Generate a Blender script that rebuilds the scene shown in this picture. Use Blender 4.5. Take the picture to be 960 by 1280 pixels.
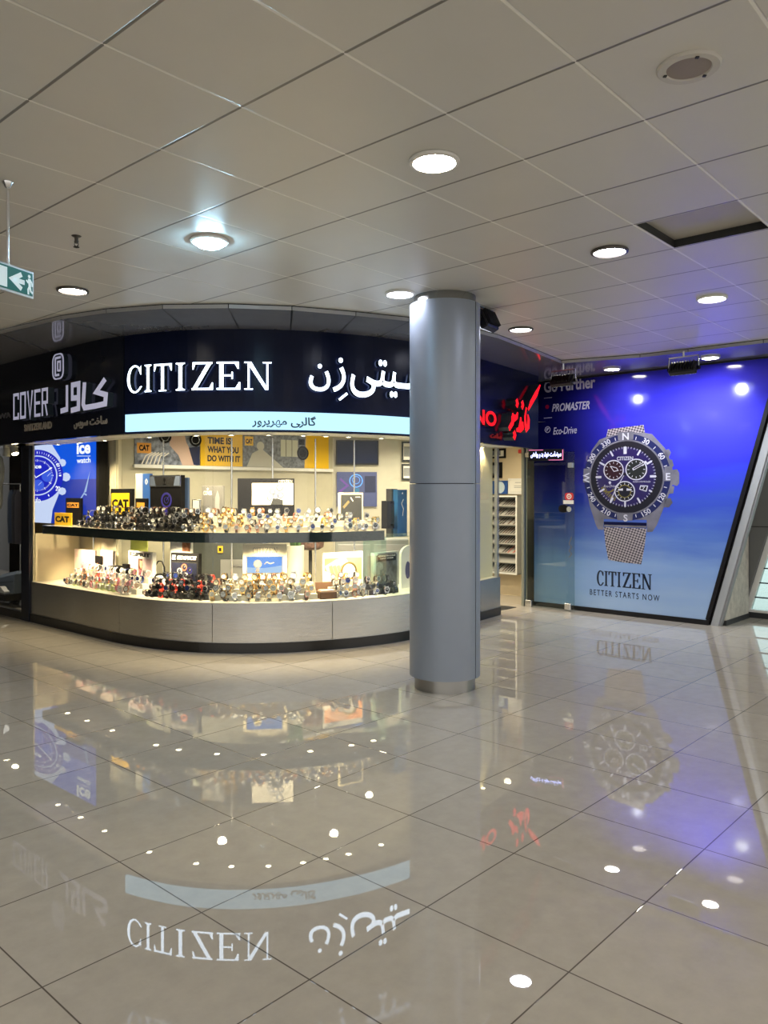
import bpy, math, random
from mathutils import Vector, Matrix
random.seed(7)
PI = math.pi
scene = bpy.context.scene
for o in list(bpy.data.objects):
    bpy.data.objects.remove(o, do_unlink=True)
COL = scene.collection

# ------------------------------------------------------------------ camera, world, exposure
EYE, F, V0, U0 = 1.575, 980.0, 615.6, 480.0
cam = bpy.data.cameras.new('camera')
cam.sensor_fit = 'AUTO'
cam.sensor_width = 36.0
cam.lens = F / 1280.0 * 36.0
cam.shift_y = -24.4 / 1280.0
cam.clip_start = 0.05
cam_o = bpy.data.objects.new('camera', cam)
cam_o.location = (0, 0, EYE)
cam_o.rotation_euler = (PI / 2, 0, 0)
COL.objects.link(cam_o)
scene.camera = cam_o
scene.view_settings.view_transform = 'Standard'
scene.view_settings.look = 'None'
scene.view_settings.gamma = 1.0
scene.view_settings.use_curve_mapping = False
scene.view_settings.exposure = 0.28
world = bpy.data.worlds.new('world')
scene.world = world
world.use_nodes = True
bg = world.node_tree.nodes['Background']
bg.inputs['Color'].default_value = (1.0, .97, .92, 1)
bg.inputs['Strength'].default_value = 1.25
scene.cycles.max_bounces = 10
scene.cycles.transparent_max_bounces = 16
scene.cycles.sample_clamp_indirect = 6.0
scene.cycles.caustics_reflective = False
scene.cycles.caustics_refractive = False


# ------------------------------------------------------------------ materials
def nn(t, kind, **kw):
    n = t.nodes.new(kind)
    for k, v in kw.items():
        setattr(n, k, v)
    return n


def mat(name, col=(.8, .8, .8), rough=.5, metal=0., emit=None, es=0., coat=0., spec=.5, bump=0., bscale=40., var=0., vscale=6.):
    m = bpy.data.materials.new(name)
    m.use_nodes = True
    t = m.node_tree
    b = t.nodes['Principled BSDF']
    b.inputs['Base Color'].default_value = (*col, 1)
    b.inputs['Roughness'].default_value = rough
    b.inputs['Metallic'].default_value = metal
    b.inputs['Specular IOR Level'].default_value = spec
    b.inputs['Coat Weight'].default_value = coat
    b.inputs['Coat Roughness'].default_value = .05
    if emit:
        b.inputs['Emission Color'].default_value = (*emit, 1)
        b.inputs['Emission Strength'].default_value = es
    if bump or var:
        tc = nn(t, 'ShaderNodeTexCoord')
    if bump:
        no = nn(t, 'ShaderNodeTexNoise')
        no.inputs['Scale'].default_value = bscale
        no.inputs['Detail'].default_value = 3
        bp = nn(t, 'ShaderNodeBump')
        bp.inputs['Strength'].default_value = bump
        bp.inputs['Distance'].default_value = .01
        t.links.new(tc.outputs['Object'], no.inputs['Vector'])
        t.links.new(no.outputs['Fac'], bp.inputs['Height'])
        t.links.new(bp.outputs['Normal'], b.inputs['Normal'])
    if var:
        n2 = nn(t, 'ShaderNodeTexNoise')
        n2.inputs['Scale'].default_value = vscale
        n2.inputs['Detail'].default_value = 5
        r = nn(t, 'ShaderNodeValToRGB')
        r.color_ramp.elements[0].position = .3
        r.color_ramp.elements[1].position = .7
        r.color_ramp.elements[0].color = (*[c * (1 - var) for c in col], 1)
        r.color_ramp.elements[1].color = (*[min(1, c * (1 + var)) for c in col], 1)
        t.links.new(tc.outputs['Object'], n2.inputs['Vector'])
        t.links.new(n2.outputs['Fac'], r.inputs['Fac'])
        t.links.new(r.outputs['Color'], b.inputs['Base Color'])
    return m


def emis(name, col, s):
    return mat(name, (0.02, 0.02, 0.02), .4, emit=col, es=s, spec=0.)


def glassmat(name, tint=(.96, .98, .97), gl=1.0, rough=0.0, ior=1.5):
    m = bpy.data.materials.new(name)
    m.use_nodes = True
    t = m.node_tree
    t.nodes.remove(t.nodes['Principled BSDF'])
    tr = nn(t, 'ShaderNodeBsdfTransparent')
    tr.inputs['Color'].default_value = (*tint, 1)
    g = nn(t, 'ShaderNodeBsdfGlossy')
    g.inputs['Roughness'].default_value = rough
    g.inputs['Color'].default_value = (gl, gl, gl, 1)
    fr = nn(t, 'ShaderNodeFresnel')
    ge = nn(t, 'ShaderNodeNewGeometry')
    io = nn(t, 'ShaderNodeMapRange')
    io.inputs['To Min'].default_value = ior
    io.inputs['To Max'].default_value = 1 / ior
    t.links.new(ge.outputs['Backfacing'], io.inputs['Value'])
    t.links.new(io.outputs[0], fr.inputs['IOR'])
    mx = nn(t, 'ShaderNodeMixShader')
    t.links.new(fr.outputs[0], mx.inputs[0])
    t.links.new(tr.outputs[0], mx.inputs[1])
    t.links.new(g.outputs[0], mx.inputs[2])
    t.links.new(mx.outputs[0], t.nodes['Material Output'].inputs['Surface'])
    return m


def mnode(t, op, a, b=None, c=None):
    n = nn(t, 'ShaderNodeMath', operation=op)
    for i, x in enumerate((a, b, c)):
        if x is None:
            continue
        if isinstance(x, (int, float)):
            n.inputs[i].default_value = x
        else:
            t.links.new(x, n.inputs[i])
    return n.outputs[0]


def tile_material(name, wa, wb, gap, col, gcol2, gcol, rough, var, tilevar, bumpd, coat=0., soft=.002, noise=9., grain=0., metal=0.):
    """grid of tiles in the object's own x, y; joint lines at multiples of wa, wb"""
    m = mat(name, col, rough, metal, coat=coat)
    t = m.node_tree
    b = t.nodes['Principled BSDF']
    tc = nn(t, 'ShaderNodeTexCoord')
    sp = nn(t, 'ShaderNodeSeparateXYZ')
    t.links.new(tc.outputs['Object'], sp.inputs[0])
    d = []
    ids = []
    for ax, w in ((0, wa), (1, wb)):
        q = mnode(t, 'DIVIDE', sp.outputs[ax], w)
        ids.append(mnode(t, 'FLOOR', q))
        fr = mnode(t, 'FRACT', q)
        e = mnode(t, 'MINIMUM', fr, mnode(t, 'SUBTRACT', 1.0, fr))
        d.append(mnode(t, 'MULTIPLY', e, w))
    dist = mnode(t, 'MINIMUM', d[0], d[1])
    mask = nn(t, 'ShaderNodeMapRange')
    mask.inputs['From Min'].default_value = gap
    mask.inputs['From Max'].default_value = gap + soft
    t.links.new(dist, mask.inputs['Value'])
    cb = nn(t, 'ShaderNodeCombineXYZ')
    t.links.new(ids[0], cb.inputs[0])
    t.links.new(ids[1], cb.inputs[1])
    wn = nn(t, 'ShaderNodeTexWhiteNoise', noise_dimensions='3D')
    t.links.new(cb.outputs[0], wn.inputs['Vector'])
    off = nn(t, 'ShaderNodeVectorMath', operation='SCALE')
    t.links.new(wn.outputs['Color'], off.inputs[0])
    off.inputs['Scale'].default_value = 20.
    ad = nn(t, 'ShaderNodeVectorMath', operation='ADD')
    t.links.new(tc.outputs['Object'], ad.inputs[0])
    t.links.new(off.outputs[0], ad.inputs[1])
    no = nn(t, 'ShaderNodeTexNoise')
    no.inputs['Scale'].default_value = noise
    no.inputs['Detail'].default_value = 8
    no.inputs['Roughness'].default_value = .65
    t.links.new(ad.outputs[0], no.inputs['Vector'])
    f1 = mnode(t, 'MULTIPLY_ADD', mnode(t, 'SUBTRACT', no.outputs['Fac'], .5), var * 2, 1.0)
    f2 = mnode(t, 'MULTIPLY_ADD', mnode(t, 'SUBTRACT', wn.outputs['Value'], .5), tilevar, f1)
    mixc = nn(t, 'ShaderNodeMix', data_type='RGBA')
    sc = nn(t, 'ShaderNodeVectorMath', operation='SCALE')
    sc.inputs[0].default_value = col
    t.links.new(f2, sc.inputs['Scale'])
    mixc.inputs['A'].default_value = (*gcol, 1)
    if gcol2:
        gs = nn(t, 'ShaderNodeMix', data_type='RGBA')
        gs.inputs['A'].default_value = (*gcol, 1)
        gs.inputs['B'].default_value = (*gcol2, 1)
        t.links.new(mnode(t, 'LESS_THAN', d[1], d[0]), gs.inputs['Factor'])
        t.links.new(gs.outputs['Result'], mixc.inputs['A'])
    t.links.new(sc.outputs[0], mixc.inputs['B'])
    t.links.new(mask.outputs[0], mixc.inputs['Factor'])
    t.links.new(mixc.outputs['Result'], b.inputs['Base Color'])
    bp = nn(t, 'ShaderNodeBump')
    bp.inputs['Strength'].default_value = .6
    bp.inputs['Distance'].default_value = bumpd
    h = mask.outputs[0]
    if grain:
        g = nn(t, 'ShaderNodeTexNoise')
        g.inputs['Scale'].default_value = 5.
        t.links.new(tc.outputs['Object'], g.inputs['Vector'])
        h = mnode(t, 'MULTIPLY_ADD', g.outputs['Fac'], grain, h)
    t.links.new(h, bp.inputs['Height'])
    t.links.new(bp.outputs['Normal'], b.inputs['Normal'])
    return m, b, mask


FLOOR_A, FLOOR_OA, FLOOR_OB, FLOOR_W = 0.83208, 1.712, 1.885, 0.600
M = {}
M['floor'], fb, fmask = tile_material('polished_porcelain', FLOOR_W, FLOOR_W, .0016, (.47, .43, .372), None, (.10, .085, .07), .012, .16, .07, .0002, coat=0, noise=11.)
fb.inputs['Specular IOR Level'].default_value = .62
M['ceiling'], cb_, cmask = tile_material('painted_metal_ceiling',   .6056, .5933, .0045, (.71, .70, .66), (.98, .97, .92), (.20, .19, .17), .34, .05, .05, .004, soft=.004, noise=2.5, grain=.25)
M['white'] = mat('white_paint', (.8, .8, .78), .4)
M['cream'] = mat('cream_panel', (.78, .70, .48), .45, var=.03)
M['beige_wall'] = mat('beige_wall', (.62, .52, .36), .6, var=.04, bump=.05)
M['mall_wall'] = mat('mall_wall', (.5, .46, .40), .6, var=.04)
M['hall_dark'] = mat('hall_dark', (.10, .09, .08), .6, var=.1)
M['dark_wall'] = mat('dark_wall', (.02, .022, .03), .5)
M['navy'] = mat('navy_gloss', (.006, .009, .030), .24, spec=.12, var=.1)
M['black_gloss'] = mat('black_gloss', (.009, .011, .020), .14, spec=.2, var=.1)
M['black'] = mat('black_matte', (.006, .006, .007), .45, var=.1, spec=.15)
M['black_metal'] = mat('black_metal', (.015, .015, .018), .35, .4)
M['dark_grey'] = mat('dark_grey', (.04, .042, .045), .4, spec=.2)
M['grey'] = mat('mid_grey', (.25, .26, .27), .4)
M['silver'] = mat('silver_metal', (.75, .75, .76), .25, 1.)
M['chrome'] = mat('chrome', (.85, .85, .86), .08, 1.)
M['gold'] = mat('gold_metal', (.9, .62, .25), .2, 1.)
M['rosegold'] = mat('rose_metal', (.85, .5, .38), .22, 1.)
M['alu'] = mat('aluminium_profile', (.62, .63, .64), .35, .6)
M['strip'] = mat('soffit_edge', (.42, .42, .43), .35, .5)
M['soffit'] = mat('mirror_soffit', (.40, .41, .45), .10, .45, var=.04)
M['plinth'] = mat('black_plinth', (.005, .005, .006), .3)
M['column'] = mat('column_paint', (.27, .305, .37), .42, .3, coat=0, var=.02)
M['stone'] = mat('stone', (.50, .46, .40), .6, var=.18, vscale=14)
M['beam'] = mat('beam_grey', (.16, .165, .165), .5)
M['yellow'] = mat('yellow_print', (.85, .52, .01), .45)
M['orange'] = mat('orange_print', (.85, .38, .05), .45)
M['red'] = mat('red_print', (.6, .03, .03), .4)
M['pink'] = mat('pink_print', (.85, .48, .45), .45)
M['skin'] = mat('skin_print', (.72, .42, .28), .45)
M['blue'] = mat('blue_print', (.03, .10, .35), .4)
M['sky'] = mat('sky_print', (.12, .40, .85), .4)
M['navy_print'] = mat('navy_print', (.015, .02, .07), .4)
M['grey_print'] = mat('grey_print', (.18, .2, .24), .45, var=.5, vscale=25)
M['photo_print'] = mat('photo_print', (.22, .25, .33), .45, var=.85, vscale=14)
M['paper'] = mat('paper_white', (.82, .80, .74), .5)
M['green'] = mat('green_leaf', (.05, .12, .03), .5)
M['lime'] = mat('lime_panel', (.55, .6, .12), .5)
M['brown'] = mat('brown_leather', (.10, .05, .025), .5)
M['wood'] = mat('pale_wood', (.6, .42, .22), .5, var=.2)
M['glass'] = glassmat('shop_glass', (.97, .98, .97), .35)
M['door_glass'] = glassmat('door_glass', (.76, .82, .82), .8)
M['shelf_glass'] = mat('dark_shelf_glass', (.02, .035, .035), .05, coat=1.)
M['letter'] = emis('lit_letter', (.70, .84, 1.0), 4.5)
M['letter_side'] = mat('letter_side', (.05, .07, .09), .3, .5)
M['lightstrip'] = emis('lit_strip', (.42, .76, 1.0), 1.2)
M['cover_letter'] = mat('pale_letter', (.62, .62, .78), .3, emit=(.55, .55, .75), es=.35)
M['tan_letter'] = mat('tan_letter', (.38, .34, .28), .4)
M['ink'] = mat('dark_ink', (.01, .02, .05), .4)
M['teal_ink'] = mat('teal_ink', (.004, .03, .05), .4)
M['red_led'] = emis('red_letter', (1.0, .004, .012), 1.5)
M['red_dim'] = emis('red_dim_letter', (.25, .01, .01), .5)
M['led'] = emis('led_text', (.45, .5, 1.0), 5.)
M['led_pink'] = emis('led_border', (1.0, .25, .5), 1.2)
M['exit_green'] = mat('exit_green', (.0, .10, .085), .35, emit=(.0, .10, .085), es=.3)
M['exit_white'] = mat('exit_white', (.75, .85, .88), .4, emit=(.7, .85, .9), es=.25)
M['art_ink'] = mat('art_navy', (.008, .009, .045), .25, spec=.15)
M['art_bezel'] = mat('art_bezel', (.022, .028, .11), .25, spec=.15)
M['art_white'] = mat('art_white', (.60, .61, .72), .3, spec=.15)
M['art_steel'] = mat('art_steel', (.17, .17, .22), .3, var=.35, vscale=5, spec=.15)
M['art_dark'] = mat('art_dark', (.02, .02, .03), .3, spec=.15)
M['art_gold'] = mat('art_gold', (.20, .17, .05), .4, spec=.15)
M['art_brown'] = mat('art_brown', (.035, .015, .022), .4, spec=.15)


def lamp_mat(name, col, s):
    return emis(name, col, s)


M['lamp_warm'] = lamp_mat('lens_warm', (1.0, .86, .58), 90)
M['lamp_neutral'] = lamp_mat('lens_neutral', (1.0, .93, .82), 90)
M['lamp_cool'] = lamp_mat('lens_cool', (.45, .78, 1.0), 120)
M['lamp_white'] = lamp_mat('lens_white', (.85, .88, 1.0), 90)
M['spot_lens'] = lamp_mat('spot_lens', (1.0, .84, .52), 30)


# ------------------------------------------------------------------ geometry helpers
ROOTM = {}


def tag(o, label=None, cat=None, group=None, kind=None):
    if label:
        o['label'] = label
    if cat:
        o['category'] = cat
    if group:
        o['group'] = group
    if kind:
        o['kind'] = kind
    return o


def thing(name, loc, label, cat, group=None, rz=0.):
    o = bpy.data.objects.new(name, None)
    o.empty_display_size = .05
    o.location = loc
    o.rotation_euler = (0, 0, rz)
    COL.objects.link(o)
    ROOTM[o.name] = Matrix.Translation(Vector(loc)) @ Matrix.Rotation(rz, 4, 'Z')
    return tag(o, label, cat, group)


def ident(p):
    return p


class MB:
    def __init__(self, xf=ident):
        self.v, self.f, self.mi, self.sm = [], [], [], []
        self.xf = xf

    def add(self, vs, fs, mi=0, smooth=False, raw=False):
        k = len(self.v)
        for p in vs:
            self.v.append(tuple(p) if raw else tuple(self.xf(tuple(p))))
        for f in fs:
            self.f.append([i + k for i in f])
            self.mi.append(mi)
            self.sm.append(smooth)

    def box(self, x0, x1, y0, y1, z0, z1, mi=0, nx=1):
        vs, fs = [], []
        for i in range(nx + 1):
            x = x0 + (x1 - x0) * i / nx
            vs += [(x, y0, z0), (x, y1, z0), (x, y1, z1), (x, y0, z1)]
        for i in range(nx):
            a = 4 * i
            b = a + 4
            fs += [(a, b, b + 3, a + 3), (a + 1, a + 2, b + 2, b + 1), (a + 3, b + 3, b + 2, a + 2), (a, a + 1, b + 1, b)]
        fs += [(0, 3, 2, 1), (4 * nx, 4 * nx + 1, 4 * nx + 2, 4 * nx + 3)]
        self.add(vs, fs, mi)

    def bevbox(self, x0, x1, y0, y1, z0, z1, b=.004, mi=0):
        """box with chamfered edges"""
        vs, idx = [], {}
        for ix, X in enumerate((x0, x1)):
            for iy, Y in enumerate((y0, y1)):
                for iz, Z in enumerate((z0, z1)):
                    sx, sy, sz = (b if ix == 0 else -b), (b if iy == 0 else -b), (b if iz == 0 else -b)
                    idx[ix, iy, iz, 0] = len(vs); vs.append((X, Y + sy, Z + sz))
                    idx[ix, iy, iz, 1] = len(vs); vs.append((X + sx, Y, Z + sz))
                    idx[ix, iy, iz, 2] = len(vs); vs.append((X + sx, Y + sy, Z))
        fs = []
        for s in (0, 1):
            fs.append([idx[s, 0, 0, 0], idx[s, 1, 0, 0], idx[s, 1, 1, 0], idx[s, 0, 1, 0]])
            fs.append([idx[0, s, 0, 1], idx[1, s, 0, 1], idx[1, s, 1, 1], idx[0, s, 1, 1]])
            fs.append([idx[0, 0, s, 2], idx[1, 0, s, 2], idx[1, 1, s, 2], idx[0, 1, s, 2]])
        for a in (0, 1):
            for c in (0, 1):
                fs.append([idx[a, c, 0, 0], idx[a, c, 1, 0], idx[a, c, 1, 1], idx[a, c, 0, 1]])
                fs.append([idx[a, 0, c, 0], idx[a, 1, c, 0], idx[a, 1, c, 2], idx[a, 0, c, 2]])
                fs.append([idx[0, a, c, 1], idx[1, a, c, 1], idx[1, a, c, 2], idx[0, a, c, 2]])
        for a in (0, 1):
            for c in (0, 1):
                for e in (0, 1):
                    fs.append([idx[a, c, e, 0], idx[a, c, e, 1], idx[a, c, e, 2]])
        self.add(vs, fs, mi)

    def prism(self, pts, n0, n1, mi=0, mside=None):
        """polygon in local x,z extruded along local y from n0 to n1 (n1 is the face seen)"""
        n = len(pts)
        ar = sum(pts[i][0] * pts[(i + 1) % n][1] - pts[(i + 1) % n][0] * pts[i][1] for i in range(n))
        if ar < 0:
            pts = pts[::-1]
        vs = [(x, n0, z) for x, z in pts] + [(x, n1, z) for x, z in pts]
        self.add(vs, [list(range(n, 2 * n)), list(range(n))[::-1]], mi)
        k = len(self.v) - 2 * n
        for i in range(n):
            j = (i + 1) % n
            self.f.append([k + i, k + j, k + n + j, k + n + i])
            self.mi.append(mi if mside is None else mside)
            self.sm.append(False)

    def ring(self, cx, cz, r0, r1, n0, n1, mi=0, seg=40, a0=0., a1=2 * PI, asp=1.):
        vs, fs = [], []
        full = abs(a1 - a0 - 2 * PI) < 1e-6
        m = seg if full else seg + 1
        for i in range(m):
            a = a0 + (a1 - a0) * i / seg
            c, s = math.cos(a) * asp, math.sin(a)
            vs += [(cx + r0 * c, n0, cz + r0 * s), (cx + r1 * c, n0, cz + r1 * s), (cx + r1 * c, n1, cz + r1 * s), (cx + r0 * c, n1, cz + r0 * s)]
        for i in range(seg):
            a, b = 4 * i, 4 * ((i + 1) % m)
            for q in range(4):
                fs.append((a + q, a + (q + 1) % 4, b + (q + 1) % 4, b + q))
        self.add(vs, fs, mi)

    def disc(self, cx, cz, r, n0, n1, mi=0, seg=32, asp=1.):
        self.prism([(cx + r * asp * math.cos(2 * PI * i / seg), cz + r * math.sin(2 * PI * i / seg)) for i in range(seg)], n0, n1, mi)

    def bar(self, x0, z0, x1, z1, w, n0, n1, mi=0, w1=None, mside=None):
        w1 = w if w1 is None else w1
        dx, dz = x1 - x0, z1 - z0
        L = math.hypot(dx, dz) or 1
        nx, nz = -dz / L / 2, dx / L / 2
        self.prism([(x0 + nx * w, z0 + nz * w), (x0 - nx * w, z0 - nz * w), (x1 - nx * w1, z1 - nz * w1), (x1 + nx * w1, z1 + nz * w1)], n0, n1, mi, mside)

    def stroke(self, pts, w, n0, n1, mi=0, mside=None):
        """thick polyline in x,z with mitred joins, as one strip"""
        L, R = [], []
        for i, p in enumerate(pts):
            ww = w[i] if isinstance(w, (list, tuple)) else w
            a = pts[max(i - 1, 0)]
            b = pts[min(i + 1, len(pts) - 1)]
            d1 = (Vector(p) - Vector(a)); d2 = (Vector(b) - Vector(p))
            if d1.length < 1e-9: d1 = d2
            if d2.length < 1e-9: d2 = d1
            t = (d1.normalized() + d2.normalized())
            t = t.normalized() if t.length > 1e-6 else d1.normalized()
            k = max(.5, t.dot(d1.normalized()))
            nrm = Vector((-t[1], t[0])) * (ww / 2 / k)
            L.append((p[0] + nrm[0], p[1] + nrm[1])); R.append((p[0] - nrm[0], p[1] - nrm[1]))
        n = len(pts)
        vs, fs, ms = [], [], []
        for i in range(n):
            vs += [(L[i][0], n0, L[i][1]), (R[i][0], n0, R[i][1]), (R[i][0], n1, R[i][1]), (L[i][0], n1, L[i][1])]
        k = len(self.v)
        for p in vs:
            self.v.append(tuple(self.xf(p)))
        ms_ = mi if mside is None else mside
        for i in range(n - 1):
            a, b = k + 4 * i, k + 4 * i + 4
            for q, mm in ((0, mi), (1, ms_), (2, mi), (3, ms_)):
                self.f.append([a + q, a + (q + 1) % 4, b + (q + 1) % 4, b + q]); self.mi.append(mm); self.sm.append(False)
        self.f.append([k, k + 1, k + 2, k + 3]); self.mi.append(ms_); self.sm.append(False)
        e = k + 4 * (n - 1)
        self.f.append([e + 3, e + 2, e + 1, e]); self.mi.append(ms_); self.sm.append(False)

    def lathe(self, prof, cx=0., cy=0., seg=32, mi=0, smooth=True, a0=0., a1=2 * PI, cap=True):
        """prof: (r, z) from bottom to top, around a vertical axis"""
        full = abs(a1 - a0 - 2 * PI) < 1e-6
        m = seg if full else seg + 1
        vs, fs = [], []
        for r, z in prof:
            for i in range(m):
                a = a0 + (a1 - a0) * i / seg
                vs.append((cx + r * math.cos(a), cy + r * math.sin(a), z))
        for j in range(len(prof) - 1):
            for i in range(seg):
                i2 = (i + 1) % m
                fs.append((j * m + i, j * m + i2, (j + 1) * m + i2, (j + 1) * m + i))
        self.add(vs, fs, mi, smooth)
        if cap and full:
            k = len(self.v) - len(vs)
            for j, rev in ((0, True), (len(prof) - 1, False)):
                if prof[j][0] > 1e-5:
                    l = [k + j * m + i for i in range(m)]
                    self.f.append(l[::-1] if rev else l); self.mi.append(mi); self.sm.append(False)

    def tube(self, pts, r, seg=10, mi=0, cap=True):
        P = [Vector(p) for p in pts]
        vs, fs = [], []
        up = Vector((0, 0, 1))
        for i, p in enumerate(P):
            t = (P[min(i + 1, len(P) - 1)] - P[max(i - 1, 0)]).normalized()
            a = t.cross(up)
            if a.length < 1e-4:
                a = t.cross(Vector((1, 0, 0)))
            a.normalize()
            b = t.cross(a)
            rr = r[i] if isinstance(r, (list, tuple)) else r
            for k in range(seg):
                q = 2 * PI * k / seg
                vs.append(p + a * (rr * math.cos(q)) + b * (rr * math.sin(q)))
        for i in range(len(P) - 1):
            for k in range(seg):
                k2 = (k + 1) % seg
                fs.append((i * seg + k, i * seg + k2, (i + 1) * seg + k2, (i + 1) * seg + k))
        if cap:
            fs.append(list(range(seg))[::-1])
            fs.append([(len(P) - 1) * seg + k for k in range(seg)])
        self.add(vs, fs, mi, True)

    def text(self, body, x0, x1, z0, z1, n0, n1, mi=0, mside=None, bold=0., shear=0., space=1., keep=False):
        """built-in font, fitted to the box x0..x1, z0..z1 (keep: keep the letter proportions inside it)"""
        me = text_mesh(body, bold, shear, space)
        xs = [v[0] for v in me[0]]; ys = [v[1] for v in me[0]]
        a0, a1, b0, b1 = min(xs), max(xs), min(ys), max(ys)
        sx, sz = (x1 - x0) / (a1 - a0), (z1 - z0) / max(b1 - b0, 1e-6)
        if keep:
            s = min(abs(sx), sz); sx = math.copysign(s, sx); sz = s
        mx, mz = (x0 + x1) / 2, (z0 + z1) / 2
        k = len(self.v)
        for x, y, z in me[0]:
            self.v.append(tuple(self.xf((mx + (x - (a0 + a1) / 2) * sx, n0 if z < 0 else n1, mz + (y - (b0 + b1) / 2) * sz))))
        for f, side in me[1]:
            self.f.append([i + k for i in f]); self.mi.append(mside if (side and mside is not None) else mi); self.sm.append(False)

    def build(self, name, mats, parent=None, origin=None, label=None, recalc=True):
        if not isinstance(mats, (list, tuple)):
            mats = [mats]
        if parent is not None:
            inv = ROOTM[parent.name].inverted()
        else:
            if origin is None:
                xs, ys, zs = zip(*self.v)
                origin = ((min(xs) + max(xs)) / 2, (min(ys) + max(ys)) / 2, min(zs))
            inv = Matrix.Translation(-Vector(origin))
        me = bpy.data.meshes.new(name)
        me.from_pydata([inv @ Vector(p) for p in self.v], [], self.f)
        for m in mats:
            me.materials.append(m)
        me.polygons.foreach_set('material_index', self.mi)
        me.polygons.foreach_set('use_smooth', self.sm)
        if recalc:
            import bmesh
            bm = bmesh.new(); bm.from_mesh(me)
            bmesh.ops.recalc_face_normals(bm, faces=bm.faces[:])
            bm.to_mesh(me); bm.free()
        if any(self.sm):
            me.set_sharp_from_angle(angle=math.radians(42))
        me.update()
        o = bpy.data.objects.new(name, me)
        COL.objects.link(o)
        if parent is not None:
            o.parent = parent
            ROOTM[o.name] = ROOTM[parent.name]
        else:
            o.location = origin
            ROOTM[o.name] = Matrix.Translation(Vector(origin))
        if label:
            o['label'] = label
        return o


_tcache = {}


def text_mesh(body, bold, shear, space):
    key = (body, bold, shear, space)
    if key in _tcache:
        return _tcache[key]
    cu = bpy.data.curves.new('txt', 'FONT')
    cu.body = body
    cu.offset = bold
    cu.shear = shear
    cu.space_character = space
    cu.extrude = .02
    cu.resolution_u = 4
    o = bpy.data.objects.new('txt', cu)
    COL.objects.link(o)
    dg = bpy.context.evaluated_depsgraph_get()
    me = bpy.data.meshes.new_from_object(o.evaluated_get(dg))
    vs = [tuple(v.co) for v in me.vertices]
    fs = [(list(p.vertices), abs(p.normal.z) < .5) for p in me.polygons]
    bpy.data.objects.remove(o, do_unlink=True)
    bpy.data.curves.remove(cu)
    bpy.data.meshes.remove(me)
    _tcache[key] = (vs, fs)
    return vs, fs


def struct(o):
    o['kind'] = 'structure'
    return o


def px(u, v, d):
    """world point seen at photo pixel (u, v) at distance d in front of the camera"""
    return ((u - U0) / F * d, d, EYE - (v - V0) / F * d)


def onz(u, v, z):
    d = (z - EYE) * F / (V0 - v)
    return px(u, v, d)


class Plane:
    """a vertical plane: base point, direction along it; n is measured towards the camera side"""

    def __init__(self, p, d, n=None):
        self.p = Vector((p[0], p[1])); self.d = Vector((d[0], d[1])).normalized()
        self.n = Vector((self.d[1], -self.d[0])) if n is None else Vector(n).normalized()

    def __call__(self, q):
        s, n, z = q
        w = self.p + self.d * s + self.n * n
        return (w[0], w[1], z)

    def hit(self, u, v, n=0.):
        k = (u - U0) / F
        b = self.p + self.n * n
        s = (k * b[1] - b[0]) / (self.d[0] - k * self.d[1])
        y = b[1] + s * self.d[1]
        return s, EYE - (v - V0) / F * y

    def rect(self, u0, v0, u1, v1, n=0.):
        """x0,x1,z0,z1 of the patch seen between the two pixels"""
        um, vm = (u0 + u1) / 2, (v0 + v1) / 2
        a = self.hit(u0, vm, n)[0]; b = self.hit(u1, vm, n)[0]
        return a, b, self.hit(um, v1, n)[1], self.hit(um, v0, n)[1]

    @property
    def rz(self):
        return math.atan2(self.d[1], self.d[0])


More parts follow.
